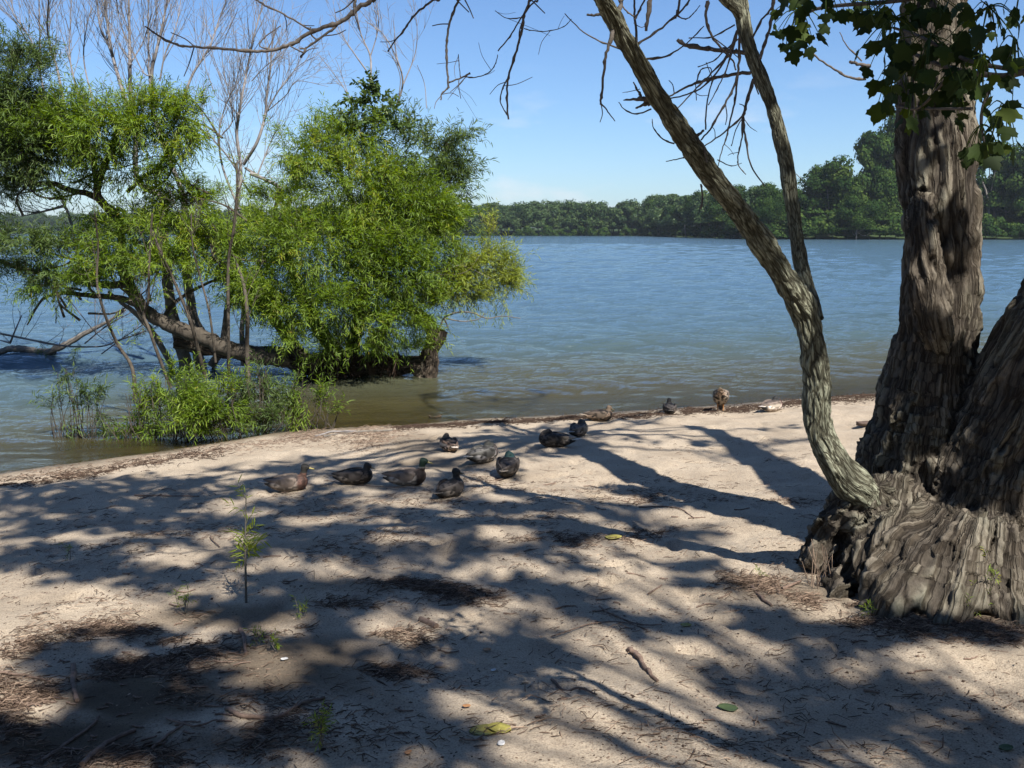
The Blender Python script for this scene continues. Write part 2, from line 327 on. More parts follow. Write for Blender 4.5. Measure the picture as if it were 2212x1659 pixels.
# ------------------------------------------------------------------ water
ys = [6.0]
while ys[-1] < 45: ys.append(ys[-1]*1.0045)
while ys[-1] < 170: ys.append(ys[-1]*1.0065)
while ys[-1] < 900: ys.append(ys[-1]*1.02)
ys = np.array(ys); us = np.linspace(-1.05, 1.2, 620); Yw = np.repeat(ys[:,None], len(us), 1); Xw = us[None]*(Yw+3)
dy = np.gradient(ys)[:,None]; dx = (ys[:,None]+3)*(us[1]-us[0]); sp_ = np.maximum(dy, dx*.7)
depth = np.clip(-gbase(Xw, Yw), 0, 2); damp = sstep(0, .35, depth)*.8+.12*sstep(0,.05,depth)
Zw = np.zeros_like(Xw); r2 = np.random.default_rng(3)
warp = (fbm(np.stack([Xw*.25, Yw*.25, Xw*0], -1), 2, 40)-.5)*5
for k in range(46):
    lam = .22*(24.0**(k/45)); a = -math.pi/2 + r2.normal(0, .42); kk = 2*math.pi/lam
    amp = .017*lam**.85*r2.uniform(.5, 1.2)/2.6; ph = r2.uniform(0, 6.28)
    wgt = sstep(1.6, 3.5, lam/sp_)
    arg = kk*(Xw*math.cos(a)+Yw*math.sin(a)+warp*.3)+ph
    env = .5+vn(np.stack([Xw/(lam*5)+k*7, Yw/(lam*3), Xw*0], -1), k)
    Zw += amp*wgt*env*(np.sin(arg)+.28*np.cos(2*arg))
Zw = Zw*damp
wv = np.stack([Xw, Yw, Zw+.004], -1).reshape(-1,3); nxw = len(us)
i, j = np.meshgrid(np.arange(len(ys)-1), np.arange(nxw-1), indexing='ij'); q = i.ravel()*nxw+j.ravel()
wf = np.stack([q, q+1, q+nxw+1, q+nxw], 1)
keep = (depth.ravel()[wf] > 0).any(1); wf = wf[keep]; used = np.unique(wf); mpi = np.zeros(len(wv), int); mpi[used] = np.arange(len(used))
murk = 1-np.exp(-depth.ravel()/.30)
m, nt, N, L = mat('lake_water'); tc = N('ShaderNodeTexCoord')
mp = N('ShaderNodeMapping'); mp.inputs['Scale'].default_value = (3.0,8.5,1); L(tc.outputs['Object'], mp.inputs[0])
n1 = N('ShaderNodeTexNoise', i_Scale=1.3, i_Detail=5.0, i_Roughness=.62); n1.inputs['Distortion'].default_value = .6; L(mp.outputs[0], n1.inputs[0])
mp2 = N('ShaderNodeMapping'); mp2.inputs['Scale'].default_value = (.35,1.6,1); L(tc.outputs['Object'], mp2.inputs[0])
n2 = N('ShaderNodeTexNoise', i_Scale=1.0, i_Detail=7.0, i_Roughness=.68); L(mp2.outputs[0], n2.inputs[0])
bp = N('ShaderNodeBump', i_Strength=.75, i_Distance=.035); L(n1.outputs[0], bp.inputs['Height'])
b2 = N('ShaderNodeBump', i_Strength=.85, i_Distance=.22); L(n2.outputs[0], b2.inputs['Height']); L(bp.outputs[0], b2.inputs['Normal'])
fr = N('ShaderNodeFresnel', i_IOR=1.33); L(b2.outputs[0], fr.inputs[1])
gl = N('ShaderNodeBsdfGlossy', i_Roughness=.06); gl.inputs[0].default_value = (.95,.97,1,1); L(b2.outputs[0], gl.inputs['Normal'])
df = N('ShaderNodeBsdfDiffuse'); tr = N('ShaderNodeBsdfTransparent'); tr.inputs[0].default_value = (.80,.78,.50,1)
at = N('ShaderNodeAttribute', attribute_name='murk'); mc = ramp(N, [(.35,(.10,.088,.036)),(.68,(.085,.092,.058)),(.85,(.062,.095,.098)),(1,(.055,.100,.138))]); L(at.outputs['Fac'], mc.inputs[0]); L(mc.outputs[0], df.inputs[0])
x1 = N('ShaderNodeMixShader'); L(at.outputs['Fac'], x1.inputs[0]); L(tr.outputs[0], x1.inputs[1]); L(df.outputs[0], x1.inputs[2])
x2 = N('ShaderNodeMixShader'); L(fr.outputs[0], x2.inputs[0]); L(x1.outputs[0], x2.inputs[1]); L(gl.outputs[0], x2.inputs[2])
o = N('ShaderNodeOutputMaterial'); L(x2.outputs[0], o.inputs[0])
tag(mk('lake_water', wv[used], mpi[wf], m, None, {'murk': murk[used]}, True), 'rippled blue lake water turning brown over the sandy shallows', 'water', None, 'structure')
# ------------------------------------------------------------------ old tree on the right
FR_S = SUN
T0 = G(2000, 1290)
tree = empty('old_tree', (T0[0], T0[1]+.35, T0[2]), 'huge old furrowed tree with two thick trunks and a slim curving stem', 'tree')
seglist = []
def cl(pts, rad, n=6):
    p, r = smoothline(pts, rad, n); seglist.append((p, r)); return p, r
K = 1/(F/S)                                    # metres per 2212-px at 1 m
def Rr(hw, Y): return hw*K*Y
YM = 5.15
main = cl([Q(1985,1230,YM), Q(1985,1100,YM), Q(1990,980,YM), Q(2006,860,YM), Q(2022,740,YM+.02), Q(2034,600,YM+.05), Q(2028,450,YM+.1), Q(2022,300,YM+.16), Q(2020,150,YM+.25), Q(2022,0,YM+.35), Q(2022,-160,YM+.5)],
          [Rr(150,YM), Rr(150,YM), Rr(132,YM), Rr(100,YM), Rr(86,YM), Rr(78,YM), Rr(80,YM), Rr(80,YM), Rr(74,YM), Rr(70,YM), Rr(66,YM)])
YR = 4.85
cl([Q(2110,1250,YR), Q(2130,1120,YR), Q(2165,990,YR), Q(2230,840,YR), Q(2300,700,YR), Q(2380,540,YR+.02), Q(2480,340,YR+.05), Q(2600,100,YR+.1)],
   [Rr(160,YR), Rr(150,YR), Rr(135,YR), Rr(125,YR), Rr(118,YR), Rr(112,YR), Rr(108,YR), Rr(100,YR)])
cl([Q(2035,760,YM-.12), Q(2010,690,YM-.17), Q(1998,600,YM-.16), Q(1990,500,YM-.13), Q(1990,420,YM-.05)], [Rr(30,YM), Rr(42,YM), Rr(38,YM), Rr(30,YM), Rr(18,YM)])
cl([Q(2060,1180,YM-.1), Q(1960,1130,YM-.25), Q(1880,1090,YM-.35), Q(1855,1050,YM-.38)], [Rr(140,5), Rr(95,5), Rr(62,5), Rr(46,5)])
def root(pts, rad):
    cl([np.array(p) for p in pts], rad)
def gr_(x, y, dz): p = G(x, y); p[2] += dz; return p
ctr = Q(2030,1180,4.95)
root([ctr, Q(1900,1170,4.85), Q(1820,1180,4.9), gr_(1765,1235,.02), gr_(1735,1240,-.06)], [.30,.24,.15,.09,.05])
cl([Q(1868,1075,4.76), Q(1815,1120,4.85), Q(1785,1175,4.9), gr_(1752,1235,-.03)], [.10,.13,.15,.12])
root([ctr, Q(1920,1200,4.6), gr_(1840,1265,.03), gr_(1800,1290,-.06)], [.32,.22,.11,.05])
root([ctr, Q(1980,1230,4.55), gr_(1930,1315,.0), gr_(1900,1340,-.1)], [.34,.24,.12,.06])
root([ctr, Q(2060,1230,4.5), gr_(2040,1330,-.01), gr_(2030,1365,-.1)], [.36,.26,.12,.05])
root([ctr, Q(2140,1240,4.5), gr_(2170,1315,.0), gr_(2200,1345,-.1)], [.36,.28,.14,.06])
root([ctr, Q(2250,1200,4.6), gr_(2330,1290,.0), gr_(2420,1320,-.1)], [.36,.28,.16,.06])
mb = MB()
for p, r in seglist:
    tube(mb, p, r, 28, 1)
raw = mb.build('trunk_raw', None)
md = raw.modifiers.new('r', 'REMESH'); md.mode = 'VOXEL'; md.voxel_size = .0125
dg = bpy.context.evaluated_depsgraph_get(); ev = raw.evaluated_get(dg); me = ev.to_mesh()
nv = len(me.vertices); tv = np.empty(nv*3); me.vertices.foreach_get('co', tv); tv = tv.reshape(-1,3)
tn = np.empty(nv*3); me.vertices.foreach_get('normal', tn); tn = tn.reshape(-1,3)
npoly = len(me.polygons); li = np.empty(len(me.loops), np.int32); me.loops.foreach_get('vertex_index', li); tf_ = li.reshape(-1,4)
ev.to_mesh_clear(); bpy.data.objects.remove(raw)
# laplacian smoothing to melt the joints
for _ in range(9):
    acc = np.zeros_like(tv); cnt = np.zeros(nv)
    for a in range(4):
        np.add.at(acc, tf_[:,a], tv[tf_[:,(a+1) % 4]]); np.add.at(cnt, tf_[:,a], 1)
    tv = .4*tv+.6*acc/np.maximum(cnt,1)[:,None]
def normals(v, f):
    n = np.cross(v[f[:,2]]-v[f[:,0]], v[f[:,3]]-v[f[:,1]]); o = np.zeros_like(v)
    for a in range(4): np.add.at(o, f[:,a], n)
    return o/(np.linalg.norm(o, axis=1)[:,None]+1e-12)
def barkcoords(v, segs, cw, clen, seed):
    best = np.full(len(v), 1e9); nz_ = (fbm(v*3, 2, 91)-.5)*.12; lim_ = .40; U_ = np.zeros((len(v),3)); off = 0
    for si, (p, r) in enumerate(segs):
        t, A, B = frames(p); ln = np.concatenate([[0], np.cumsum(np.linalg.norm(np.diff(p, axis=0), axis=1))])
        for k in range(len(p)-1):
            d = p[k+1]-p[k]; L2 = d.dot(d); u = np.clip(((v-p[k])@d)/L2, 0, 1); c = p[k]+u[:,None]*d; rr = r[k]*(1-u)+r[k+1]*u
            dv = v-c; dist = np.linalg.norm(dv, axis=1)/rr; m_ = dist < best
            if not m_.any(): continue
            ur = ((v-p[k])@d)/L2; ur = ur if k == 0 else u
            th = np.arctan2(dv@B[k], dv@A[k]); rl = np.linalg.norm(dv, axis=1); rl = np.where(rl < lim_+nz_, rl, rl.clip(0,0)+.66)
            q = np.stack([np.cos(th)*rl/cw+si*17.3, np.sin(th)*rl/cw, (ln[k]+ur*math.sqrt(L2))/clen+si*31.7], 1)
            U_[m_] = q[m_]; best[m_] = dist[m_]
    return U_
def bark(v, nrm, q, amp, seed=0, fine=1.0):
    wp = np.stack([vn(q*.45, seed+1), vn(q*.45+9, seed+2), vn(q*.6, seed+3)], 1)-.5
    q2 = q+wp*np.array([1.6,1.6,.9])
    st = np.array([.62,.62,.42]); n1 = fbm(q2*st, 2, seed+11); n2 = fbm(q2*st*np.array([1.35,1.35,1.1])+31, 2, seed+15)
    r1 = sstep(0, .17, np.abs(n1-.5)); r2 = sstep(0, .15, np.abs(n2-.5))
    a, b = voro(q2*np.array([1.1,1.1,.85]), seed); h = sstep(0, .30, b-a)
    n = fbm(q*np.array([2.6,2.6,5]), 3, seed+4)-.5
    hh = r1*r2*(.84+.16*h)+n*.42*fine*(.35+.65*r1); return v+nrm*(amp*(hh-.6))[:,None], np.clip(hh, 0, 1), q2
nn = normals(tv, tf_)
lump = fbm(tv*5, 4, 60)-.5; basez = 1-sstep(.45, 1.15, tv[:,2]-T0[2])
tv = tv+nn*(lump*(.05+.15*basez))[:,None]
nn = normals(tv, tf_)
q = barkcoords(tv, [seglist[k_] for k_ in (0,1,2,5)], .042, .17, 0)
tv = tv+nn*((fbm(tv*np.array([17,17,11]), 3, 66)-.5)*(.010+.045*basez))[:,None]
tv, tone, q2 = bark(tv, nn, q, .033, 100)
tone = np.clip(tone, 0, 1)
trunk = mk('trunk', tv, tf_.astype(np.int32), M_bark, tree, {'tone': tone, 'bq': q2}, True)
def barktube(name, pts, rad, cw, clen, amp, ns, step, parent, m=M_slim, seed=0):
    p, r = smoothline(pts, rad, 8); ln = np.concatenate([[0], np.cumsum(np.linalg.norm(np.diff(p, axis=0), axis=1))])
    s = np.arange(0, ln[-1], step); p = np.stack([np.interp(s, ln, p[:,k]) for k in range(3)], 1); r = np.interp(s, ln, r)
    r = r*(1+.22*(fbm(np.stack([s*7, s*0, s*0+seed], 1), 3, seed)-.5))
    t, A, B = frames(p); th = np.linspace(0, 2*math.pi, ns, endpoint=False)
    nr = np.cos(th)[None,:,None]*A[:,None]+np.sin(th)[None,:,None]*B[:,None]
    rm = float(np.median(r)); q = np.stack([np.broadcast_to(np.cos(th)*rm/cw, (len(s),ns)), np.broadcast_to(np.sin(th)*rm/cw, (len(s),ns)), np.repeat(s[:,None]/clen, ns, 1)], -1).reshape(-1,3)
    lum = 1+.25*(fbm(q*.35, 2, seed+9)-.5)
    v = (p[:,None]+nr*r[:,None,None]*lum.reshape(len(s),ns,1)).reshape(-1,3)
    v, tn_, q2 = bark(v, nr.reshape(-1,3), q, amp, seed)
    i = np.arange(len(s)-1)[:,None]*ns; j = np.arange(ns)[None]; f = np.stack([i+j, i+(j+1) % ns, i+ns+(j+1) % ns, i+ns+j], -1).reshape(-1,4)
    return mk(name, v, f, m, parent, {'tone': tn_, 'bq': q2}, True), p, r
YS = 4.72
slim_pts = [Q(1905,1120,4.82), Q(1860,1062,4.77), Q(1815,1012,YS), Q(1782,960,YS), Q(1766,905,YS), Q(1764,808,YS), Q(1750,720,YS-.02), Q(1734,662,YS-.05), Q(1697,603,YS-.1), Q(1660,545,YS-.15), Q(1600,461,YS-.22), Q(1550,395,YS-.3), Q(1478,296,YS-.42), Q(1414,197,YS-.55), Q(1357,99,YS-.68), Q(1323,33,YS-.76), Q(1300,-10,YS-.82), Q(1230,-150,YS-1.0), Q(1120,-330,YS-1.25), Q(980,-520,YS-1.5)]
slim_r = [Rr(52,4.8), Rr(44,4.8), Rr(38,YS), Rr(33,YS), Rr(32,YS), Rr(31,YS), Rr(31,YS), Rr(31,YS), Rr(29,YS), Rr(27,YS), Rr(24,YS), Rr(23,YS), Rr(22,YS), Rr(21,4.2), Rr(20,4.1), Rr(19,4), Rr(18,4), Rr(18,3.8), Rr(14,3.6), Rr(9,3.4)]
_, sp1, sr1 = barktube('stem', slim_pts, [q_*.92 for q_ in slim_r], .015, .055, .009, 110, .008, tree, seed=200)
sec_pts = [Q(1762,690,YS+.02), Q(1754,655,YS+.06), Q(1740,610,YS+.12), Q(1726,543,YS+.16), Q(1709,428,YS+.2), Q(1694,329,YS+.22), Q(1668,230,YS+.22), Q(1642,164,YS+.22), Q(1618,99,YS+.22), Q(1604,33,YS+.22), Q(1600,-60,YS+.25), Q(1570,-250,YS+.3), Q(1560,-480,YS+.3)]
_, sp2_, sr2 = barktube('stem', sec_pts, [Rr(20,YS), Rr(17,YS), Rr(16,YS), Rr(15.5,YS), Rr(15.5,YS), Rr(16,YS), Rr(15,YS), Rr(15,YS), Rr(15,YS), Rr(15,YS), Rr(12,YS), Rr(9,YS), Rr(6,YS)], .014, .05, .005, 60, .008, tree, seed=300)
barktube('fork', [Q(1606,50,YS+.22), Q(1590,18,YS+.2), Q(1560,-10,YS+.15), Q(1500,-100,YS)], [Rr(14,YS), Rr(12,YS), Rr(11,YS), Rr(7,YS)], .014, .05, .004, 48, .01, tree, seed=320)
# dead twigs of the slim stems
def twig(name, pts, D, rad, parent, m=M_dead, ns=6, side=0, attach=None):
    p3 = [P(*pp, (D if np.isscalar(D) else D[0]+(D[1]-D[0])*k/(len(pts)-1))) for k, pp in enumerate(pts)]
    if attach is not None:
        ex = (pts[0][0]+(pts[0][0]-pts[1][0])*.6, min(-45, pts[0][1]-30)); p3 = [attach, P(*ex, (D if np.isscalar(D) else D[0]))]+p3
    mb = MB(); p, r = smoothline(p3, rad, 5)
    p = p+(rng.random(p.shape)-.5)*np.minimum(.007, r[:,None]*.9)
    r = r*(1+.45*(rng.random(len(r)) > .8)); tube(mb, p, r, ns, 1)
    for _ in range(side):
        k = rng.integers(2, len(p)-1); d = rdir(1)[0]; d[2] -= .2; q = p[k]; L_ = rng.uniform(.05,.16)
        e = q+d*L_; tube(mb, [q, (q+e)/2+rdir(1)[0]*.01, e], [r[k]*.6, r[k]*.4], 5, 3)
    return mb.build(name, m, parent, True)
T5 = [([(1385,350),(1250,330),(1120,315),(1010,300),(945,262)],.010,.008),([(1425,478),(1300,490),(1180,515),(1060,550),(960,595),(880,640)],.009,.004),
 ([(1340,320),(1250,400),(1150,500),(1050,600),(930,730)],.005,.003),([(880,650),(1010,620),(1150,540),(1270,370),(1340,200)],.003,.005),
 ([(1350,250),(1350,400),(1330,540),(1270,660),(1210,760),(1160,850),(1100,920)],.006,.004),([(1340,500),(1320,680),(1290,800),(1270,900),(1240,980),(1210,1100)],.005,.002),
 ([(1210,1050),(1300,1090),(1370,1070)],.003,.0015),([(1450,510),(1410,650),(1370,760),(1250,870),(1110,970)],.007,.003),
 ([(1440,520),(1390,700),(1380,800),(1400,950),(1430,1090),(1520,1225)],.006,.003),([(1370,760),(1370,900),(1345,1020),(1350,1090),(1395,1145)],.004,.002),
 ([(1145,0),(1135,100),(1160,220),(1230,310),(1310,400),(1330,460)],.007,.003),([(1320,160),(1180,240),(1020,250)],.004,.002),
 ([(730,390),(870,370),(1000,290),(1120,170)],.005,.002),([(690,290),(820,200),(940,100),(1020,10),(1060,-60)],.005,.004),([(680,290),(665,100),(665,-40)],.006,.004),
 ([(545,-20),(600,60),(660,110)],.003,.003),([(770,-40),(755,100),(738,200)],.008,.006),([(570,320),(460,280),(330,210),(205,90)],.004,.002),
 ([(585,-30),(570,50),(520,220),(480,350),(465,450),(450,600),(440,690)],.008,.004),([(440,675),(480,720),(535,795)],.004,.002),
 ([(750,650),(700,652),(590,657)],.016,.002),([(770,680),(720,690),(670,710)],.010,.003),([(715,650),(690,600),(655,540)],.006,.003),
 ([(775,715),(680,748),(600,720),(560,670)],.004,.0015),([(925,945),(850,915),(790,840),(780,780)],.004,.0015),([(990,1035),(920,1050),(870,1060)],.003,.002),
 ([(1100,1210),(1110,1280),(1100,1370)],.004,.005),([(1050,905),(1090,880),(1120,855)],.010,.004),([(450,95),(400,100),(350,95)],.007,.003),([(700,585),(640,600),(585,608)],.002,.001),
 ([(1490,390),(1520,280),(1560,150),(1580,-20)],.006,.006),([(1440,250),(1500,130),(1560,60),(1580,-40)],.005,.004),([(1370,760),(1420,830),(1470,865)],.002,.001),
 ([(1080,440),(1180,400),(1260,330),(1340,260)],.002,.004),([(1065,560),(1100,460),(1160,445),(1170,480)],.003,.002),([(1070,660),(1065,560)],.002,.002),
 ([(1130,850),(1135,710),(1160,580),(1200,480)],.004,.003),([(1340,200),(1280,420),(1220,560),(1150,690)],.004,.002),([(1060,900),(1110,950),(1140,1060)],.006,.003),([(1130,1060),(1200,1100)],.002,.001),
 ([(660,150),(710,180),(755,155)],.002,.001),([(940,100),(1000,125),(1050,90),(1095,35)],.003,.0015),([(765,470),(785,450)],.016,.012),([(1480,620),(1440,520)],.003,.003),([(665,130),(700,60),(740,-20)],.004,.004),([(930,120),(950,60),(965,-10)],.005,.005),([(1300,960),(1330,850),(1370,780)],.002,.003)]
def dslim(pyv): return YS-.1-.66*(1-min(pyv, 280)/280)
for pts, a, b_ in T5:
    pp = [c5(*q) for q in pts]; D = dslim(pp[0][1])+(.35 if pts[0][0] > 1080 else .02)
    twig('dead_twig', pp, D, [a, b_], tree, side=1 if len(pts) > 4 else 0)
for pts, a, b_ in [([(400,315),(500,390),(620,470),(700,510),(800,520)],.004,.007),([(700,405),(750,420),(840,435)],.008,.009),([(632,210),(680,300),(780,400)],.002,.004)]:
    twig('dead_twig', [c6(*q) for q in pts], 5.1, [a, b_], tree)
def lim(px):  # a point on the slim stem above the frame
    k = np.argmin(np.abs([512+F*p[0]/max(p[1],.1)-px for p in sp1])+np.where(sp1[:,2] < 3.2, 9e3, 0)); return sp1[k]
HB = [([c2(905,-30),c2(875,0),c2(760,75),c2(660,150),c2(570,190),c2(450,235),c2(350,290),c2(250,340),c2(150,370),c2(0,380),c1(1700,365),c1(1500,350),c1(1350,340),c1(1250,310),c1(1150,250),c1(1075,195)],.017,.004,1),
 ([c2(1380,-20),c2(1340,0),c2(1240,70),c2(1180,130),c2(1130,210),c2(1060,290),c2(1000,380)],.009,.004,1),
 ([c2(1530,-30),c2(1520,0),c2(1480,100),c2(1450,200),c2(1435,300),c2(1430,400),c2(1440,550),c2(1450,650)],.008,.006,1),
 ([c2(2060,-30),c2(2050,0),c2(2010,100),c2(1990,220),c2(1950,370),c2(1910,500),c2(1885,600),c2(1880,750),c2(1890,880)],.009,.005,1),
 ([c2(2110,-20),c2(2074,20),c2(1980,140),c2(1900,270),c2(1815,375)],.006,.004,1),
 ([c2(660,150),c2(600,210),c2(500,280),c2(400,350),c2(350,360)],.009,.004,0),([c2(400,350),c2(380,390),c2(355,425)],.006,.006,0),([c2(450,235),c2(360,180),c2(200,90),c2(90,40),c2(30,0),c2(-60,-40)],.006,.005,0),
 ([c2(150,370),c2(60,345),c2(60,310),c2(110,260),c2(205,190)],.005,.003,0),([c2(745,-20),c2(755,0),c2(750,65)],.008,.008,0),([c2(1450,645),c2(1400,690),c2(1390,740)],.005,.004,0),
 ([c2(1445,610),c2(1540,575),c2(1610,540)],.005,.005,0),([c2(1570,570),c2(1650,570),c2(1740,540),c2(1790,480),c2(1812,405)],.0035,.0025,0),([c2(1535,570),c2(1525,480),c2(1520,400)],.003,.002,0),
 ([c2(1885,580),c2(1850,650),c2(1830,750),c2(1880,850)],.005,.003,0),([c2(2000,130),c2(1880,135),c2(1790,80)],.003,.002,0),([c2(2005,210),c2(2060,225),c5(90,205),c5(200,175),c5(250,125)],.003,.002,0),([c2(1440,740),c2(1500,660),c2(1560,590)],.001,.002,0)]
for pts, a, b_, top in HB:
    at_ = None
    if top: at_ = lim(pts[0][0])
    twig('dead_branch', pts, 3.55, [a*.6, b_*.65], tree, side=2, attach=at_)
# ------------------------------------------------------------------ crowns above the frame, which throw the dappled shade
ST = [(0,1062,560,1045,44),(0,1125,480,1112,34),(60,1090,420,1085,20),(560,1012,900,1003,16),(600,1150,1000,1150,20),(1100,1085,1400,1095,14),(560,1030,700,1045,30),(720,1035,1000,1045,36),(560,1012,680,1018,16),(1010,975,1130,990,28),(1020,1010,1120,1015,16),(1160,955,1250,945,24),(1230,925,1260,930,14),(1430,880,1460,885,12),(940,1045,1010,1060,24),(900,1000,1000,1005,16),(0,1050,300,1045,30),(0,1095,500,1065,34),(40,1150,560,1125,28),(560,1000,760,988,16),(1040,930,1200,930,34),(1060,965,1280,975,30),
 (1380,915,1440,905,10),(1260,940,1420,955,10),(1400,945,1600,965,12),(1240,902,1420,907,8),(1480,925,1560,935,12),(1620,930,1720,925,10),(1640,960,1740,955,12),(1540,975,1700,985,10),(1200,975,1330,985,14),
 (560,1078,1000,1078,22),(600,1105,960,1112,24),(450,1130,760,1185,44),(1000,1085,1500,1140,26),(1040,1130,1300,1150,18),(650,1205,900,1200,36),(0,1185,150,1240,50),(160,1235,450,1255,40),(470,1190,560,1210,26),(570,1270,900,1295,40),(900,1225,1010,1290,18),
 (1010,1100,1010,1230,26),(1010,1230,930,1310,24),(1200,1140,1230,1240,18),(1040,1250,1300,1285,22),(1000,1185,1200,1192,20),
 (440,1312,760,1308,30),(715,1360,735,1600,40),(130,1450,400,1465,80),(250,1520,430,1545,50),(0,1610,300,1570,70),(350,1625,620,1612,50),(780,1535,900,1545,34),(700,1490,1000,1440,32),(850,1395,1200,1480,32),(1100,1330,1180,1420,16),
 (1180,1300,1500,1360,20),(1500,1455,1700,1445,34),(1600,1352,1950,1362,14),(1850,1360,2212,1350,18),(1560,1295,1850,1375,10),(1750,1400,2000,1435,18),(1550,1420,1620,1500,18),
 (1640,1590,1900,1565,70),(1900,1480,2212,1600,60),(2000,1650,2212,1620,50),(880,1625,980,1640,30),(690,1640,860,1600,60),(1750,1500,1950,1530,40),
 (1100,900,1180,860,14),(900,880,1100,870,16),(450,1010,620,1005,16),(100,1190,420,1180,22),(1330,1190,1560,1215,12),(1440,1250,1600,1262,10),(300,1390,560,1400,26),(900,1590,1060,1600,20),(1330,1330,1480,1350,14),(560,1500,680,1530,24)]
canL = [[], []]; limb = [[], []]
def up(p, h): return p + SUN*((h-p[2])/SUN[2])
for x0, y0, x1, y1, w_ in ST:
    ln = math.hypot(x1-x0, y1-y0); n = max(4, int(ln*w_*(.0044 if y0 < 1380 else (.0031 if x0 < 850 else .0012)))); h0 = rng.uniform(6.6, 9.2); path = []
    for k in range(5):
        t = k/4; path.append(up(G(x0+(x1-x0)*t, y0+(y1-y0)*t+rng.normal(0, w_*.15)), h0+.25*math.sin(t*3)))
    g_ = 0 if path[2][1] > .8 else 1; limb[g_].append(path)
    for _ in range(n):
        t = rng.uniform(-.04, 1.04); a = rng.normal(0, w_*.27); wv_ = w_*.35*math.sin(t*7+x0)
        nx_, ny_ = -(y1-y0)/ln, (x1-x0)/ln
        p = G(x0+(x1-x0)*t+nx_*a, y0+(y1-y0)*t+ny_*a+wv_)
        for dh in (0, 0, 2.6, 4.6): canL[g_].append(up(p+np.array([rng.normal(0,.05), rng.normal(0,.05), 0]), h0+dh+rng.normal(0,.45+dh*.15)))  # higher leaf copies added to darken the shade by blocking sky
# leaves that shade the thick trunks, the stems and the overhanging spray
for x0, y0, x1, y1, w_, D in [(1940,1000,2050,800,70,5),(2000,860,2060,960,60,5),(2150,1050,2260,800,70,4.6),(2240,700,2330,560,80,4.6),(1990,300,1960,500,22,5),(1980,760,2040,860,40,5),(2060,420,2080,560,14,5),(2000,80,2040,260,50,5),(1340,60,1440,250,26,4.2),(1470,290,1520,350,16,4.4),(1610,60,1650,200,22,4.9),(1752,690,1758,730,14,4.7),(1600,470,1640,530,10,4.6),(1700,460,1715,540,16,4.9),
    (1700,30,1850,50,50,2.3),(1880,100,2000,200,90,2.3),(1950,200,2100,140,80,2.3),(2050,60,2200,80,60,2.3),(1900,280,2000,250,50,2.3),(2120,200,2200,260,60,2.3)]:
    for _ in range(int(math.hypot(x1-x0, y1-y0)*w_*(.006 if D > 3 else .0016))+(10 if D > 3 else 4)):
        t = rng.random(); p = Q(x0+(x1-x0)*t+rng.normal(0,w_*.3), y0+(y1-y0)*t+rng.normal(0,w_*.3), D)
        canL[1 if D < 3 else 0].append(p+SUN*rng.uniform(3.6,5.2))
lt = np.array([(0,0,0),(.35,.33,.05),(.75,.25,.02),(1,0,-.06),(.75,-.25,.02),(.35,-.33,.05)]); ltf = np.array([(0,1,2,3),(0,3,4,5)])
def fitfov(p): # leaf stays above the picture
    o_ = p-CAM; d_ = o_@fwd; return np.where(d_ > .1, 384-F*(o_@upv)/np.maximum(d_,.1) < -25, True) | (np.abs(F*o_[:,0]/np.maximum(d_,.1)) > 560)
mtree_loc = G(2212,1655); mtree_loc = np.array([4.3,-2.4,float(gfull(4.3,-2.4))])
maple = empty('maple_tree', mtree_loc, 'maple with dark lobed leaves hanging into the top right corner', 'tree')
hubs = [np.array([2.75,5.6,5.6]), mtree_loc+np.array([0,0,5.2])]
for g_, (own, hub) in enumerate(((tree, hubs[0]), (maple, hubs[1]))):
    pos = np.array(canL[g_]); pos = pos[fitfov(pos)]; n = len(pos)
    d = rdir(n); d[:,2] *= .4; v, f, a = scatter(lt, ltf, pos, orient(d, SUN+rdir(n)*.75), rng.uniform(.10,.17,n), rng.random(n))
    mb = MB(); mb.add(v, f, a); mb.build('crown', M_canopy, own)
    mb = MB()
    for path in limb[g_]:
        p = np.array(path); s = p[0] if np.linalg.norm(p[0]-hub) < np.linalg.norm(p[-1]-hub) else p[-1]
        if s is not path[0] and np.allclose(s, p[-1]): p = p[::-1]
        mid = hub*.45+p[0]*.55+np.array([0,0,-.35 if g_ else .2]); 
        tube(mb, [hub+rdir(1)[0]*.1, mid+rdir(1)[0]*.35, *p], np.array([.05,.03,.022,.018,.014,.010,.006])*(.5 if g_ else 1.), 6, 4)
    mb.build('limb', M_dead, own, True)
mb = MB(); tube(mb, [main[0][-1]-np.array([0,0,.1]), hubs[0]*.6+main[0][-1]*.4, hubs[0]], [.17,.14,.10], 20, 5); mb.build('upper_trunk', M_bark, tree, True)
mb = MB(); tube(mb, [seglist[1][0][-1]-np.array([.0,0,.05]), np.array([4.3,5.1,5.2]), np.array([4.9,5.2,7.])], [.23,.17,.1], 20, 5); mb.build('upper_trunk', M_bark, tree, True)
barktube('trunk', [mtree_loc-np.array([0,0,.2]), mtree_loc+np.array([.05,0,1.5]), mtree_loc+np.array([-.02,.05,3.4]), hubs[1]+np.array([0,0,.2])], [.26,.19,.17,.12], .035, .12, .018, 90, .02, maple, M_bark, 500)
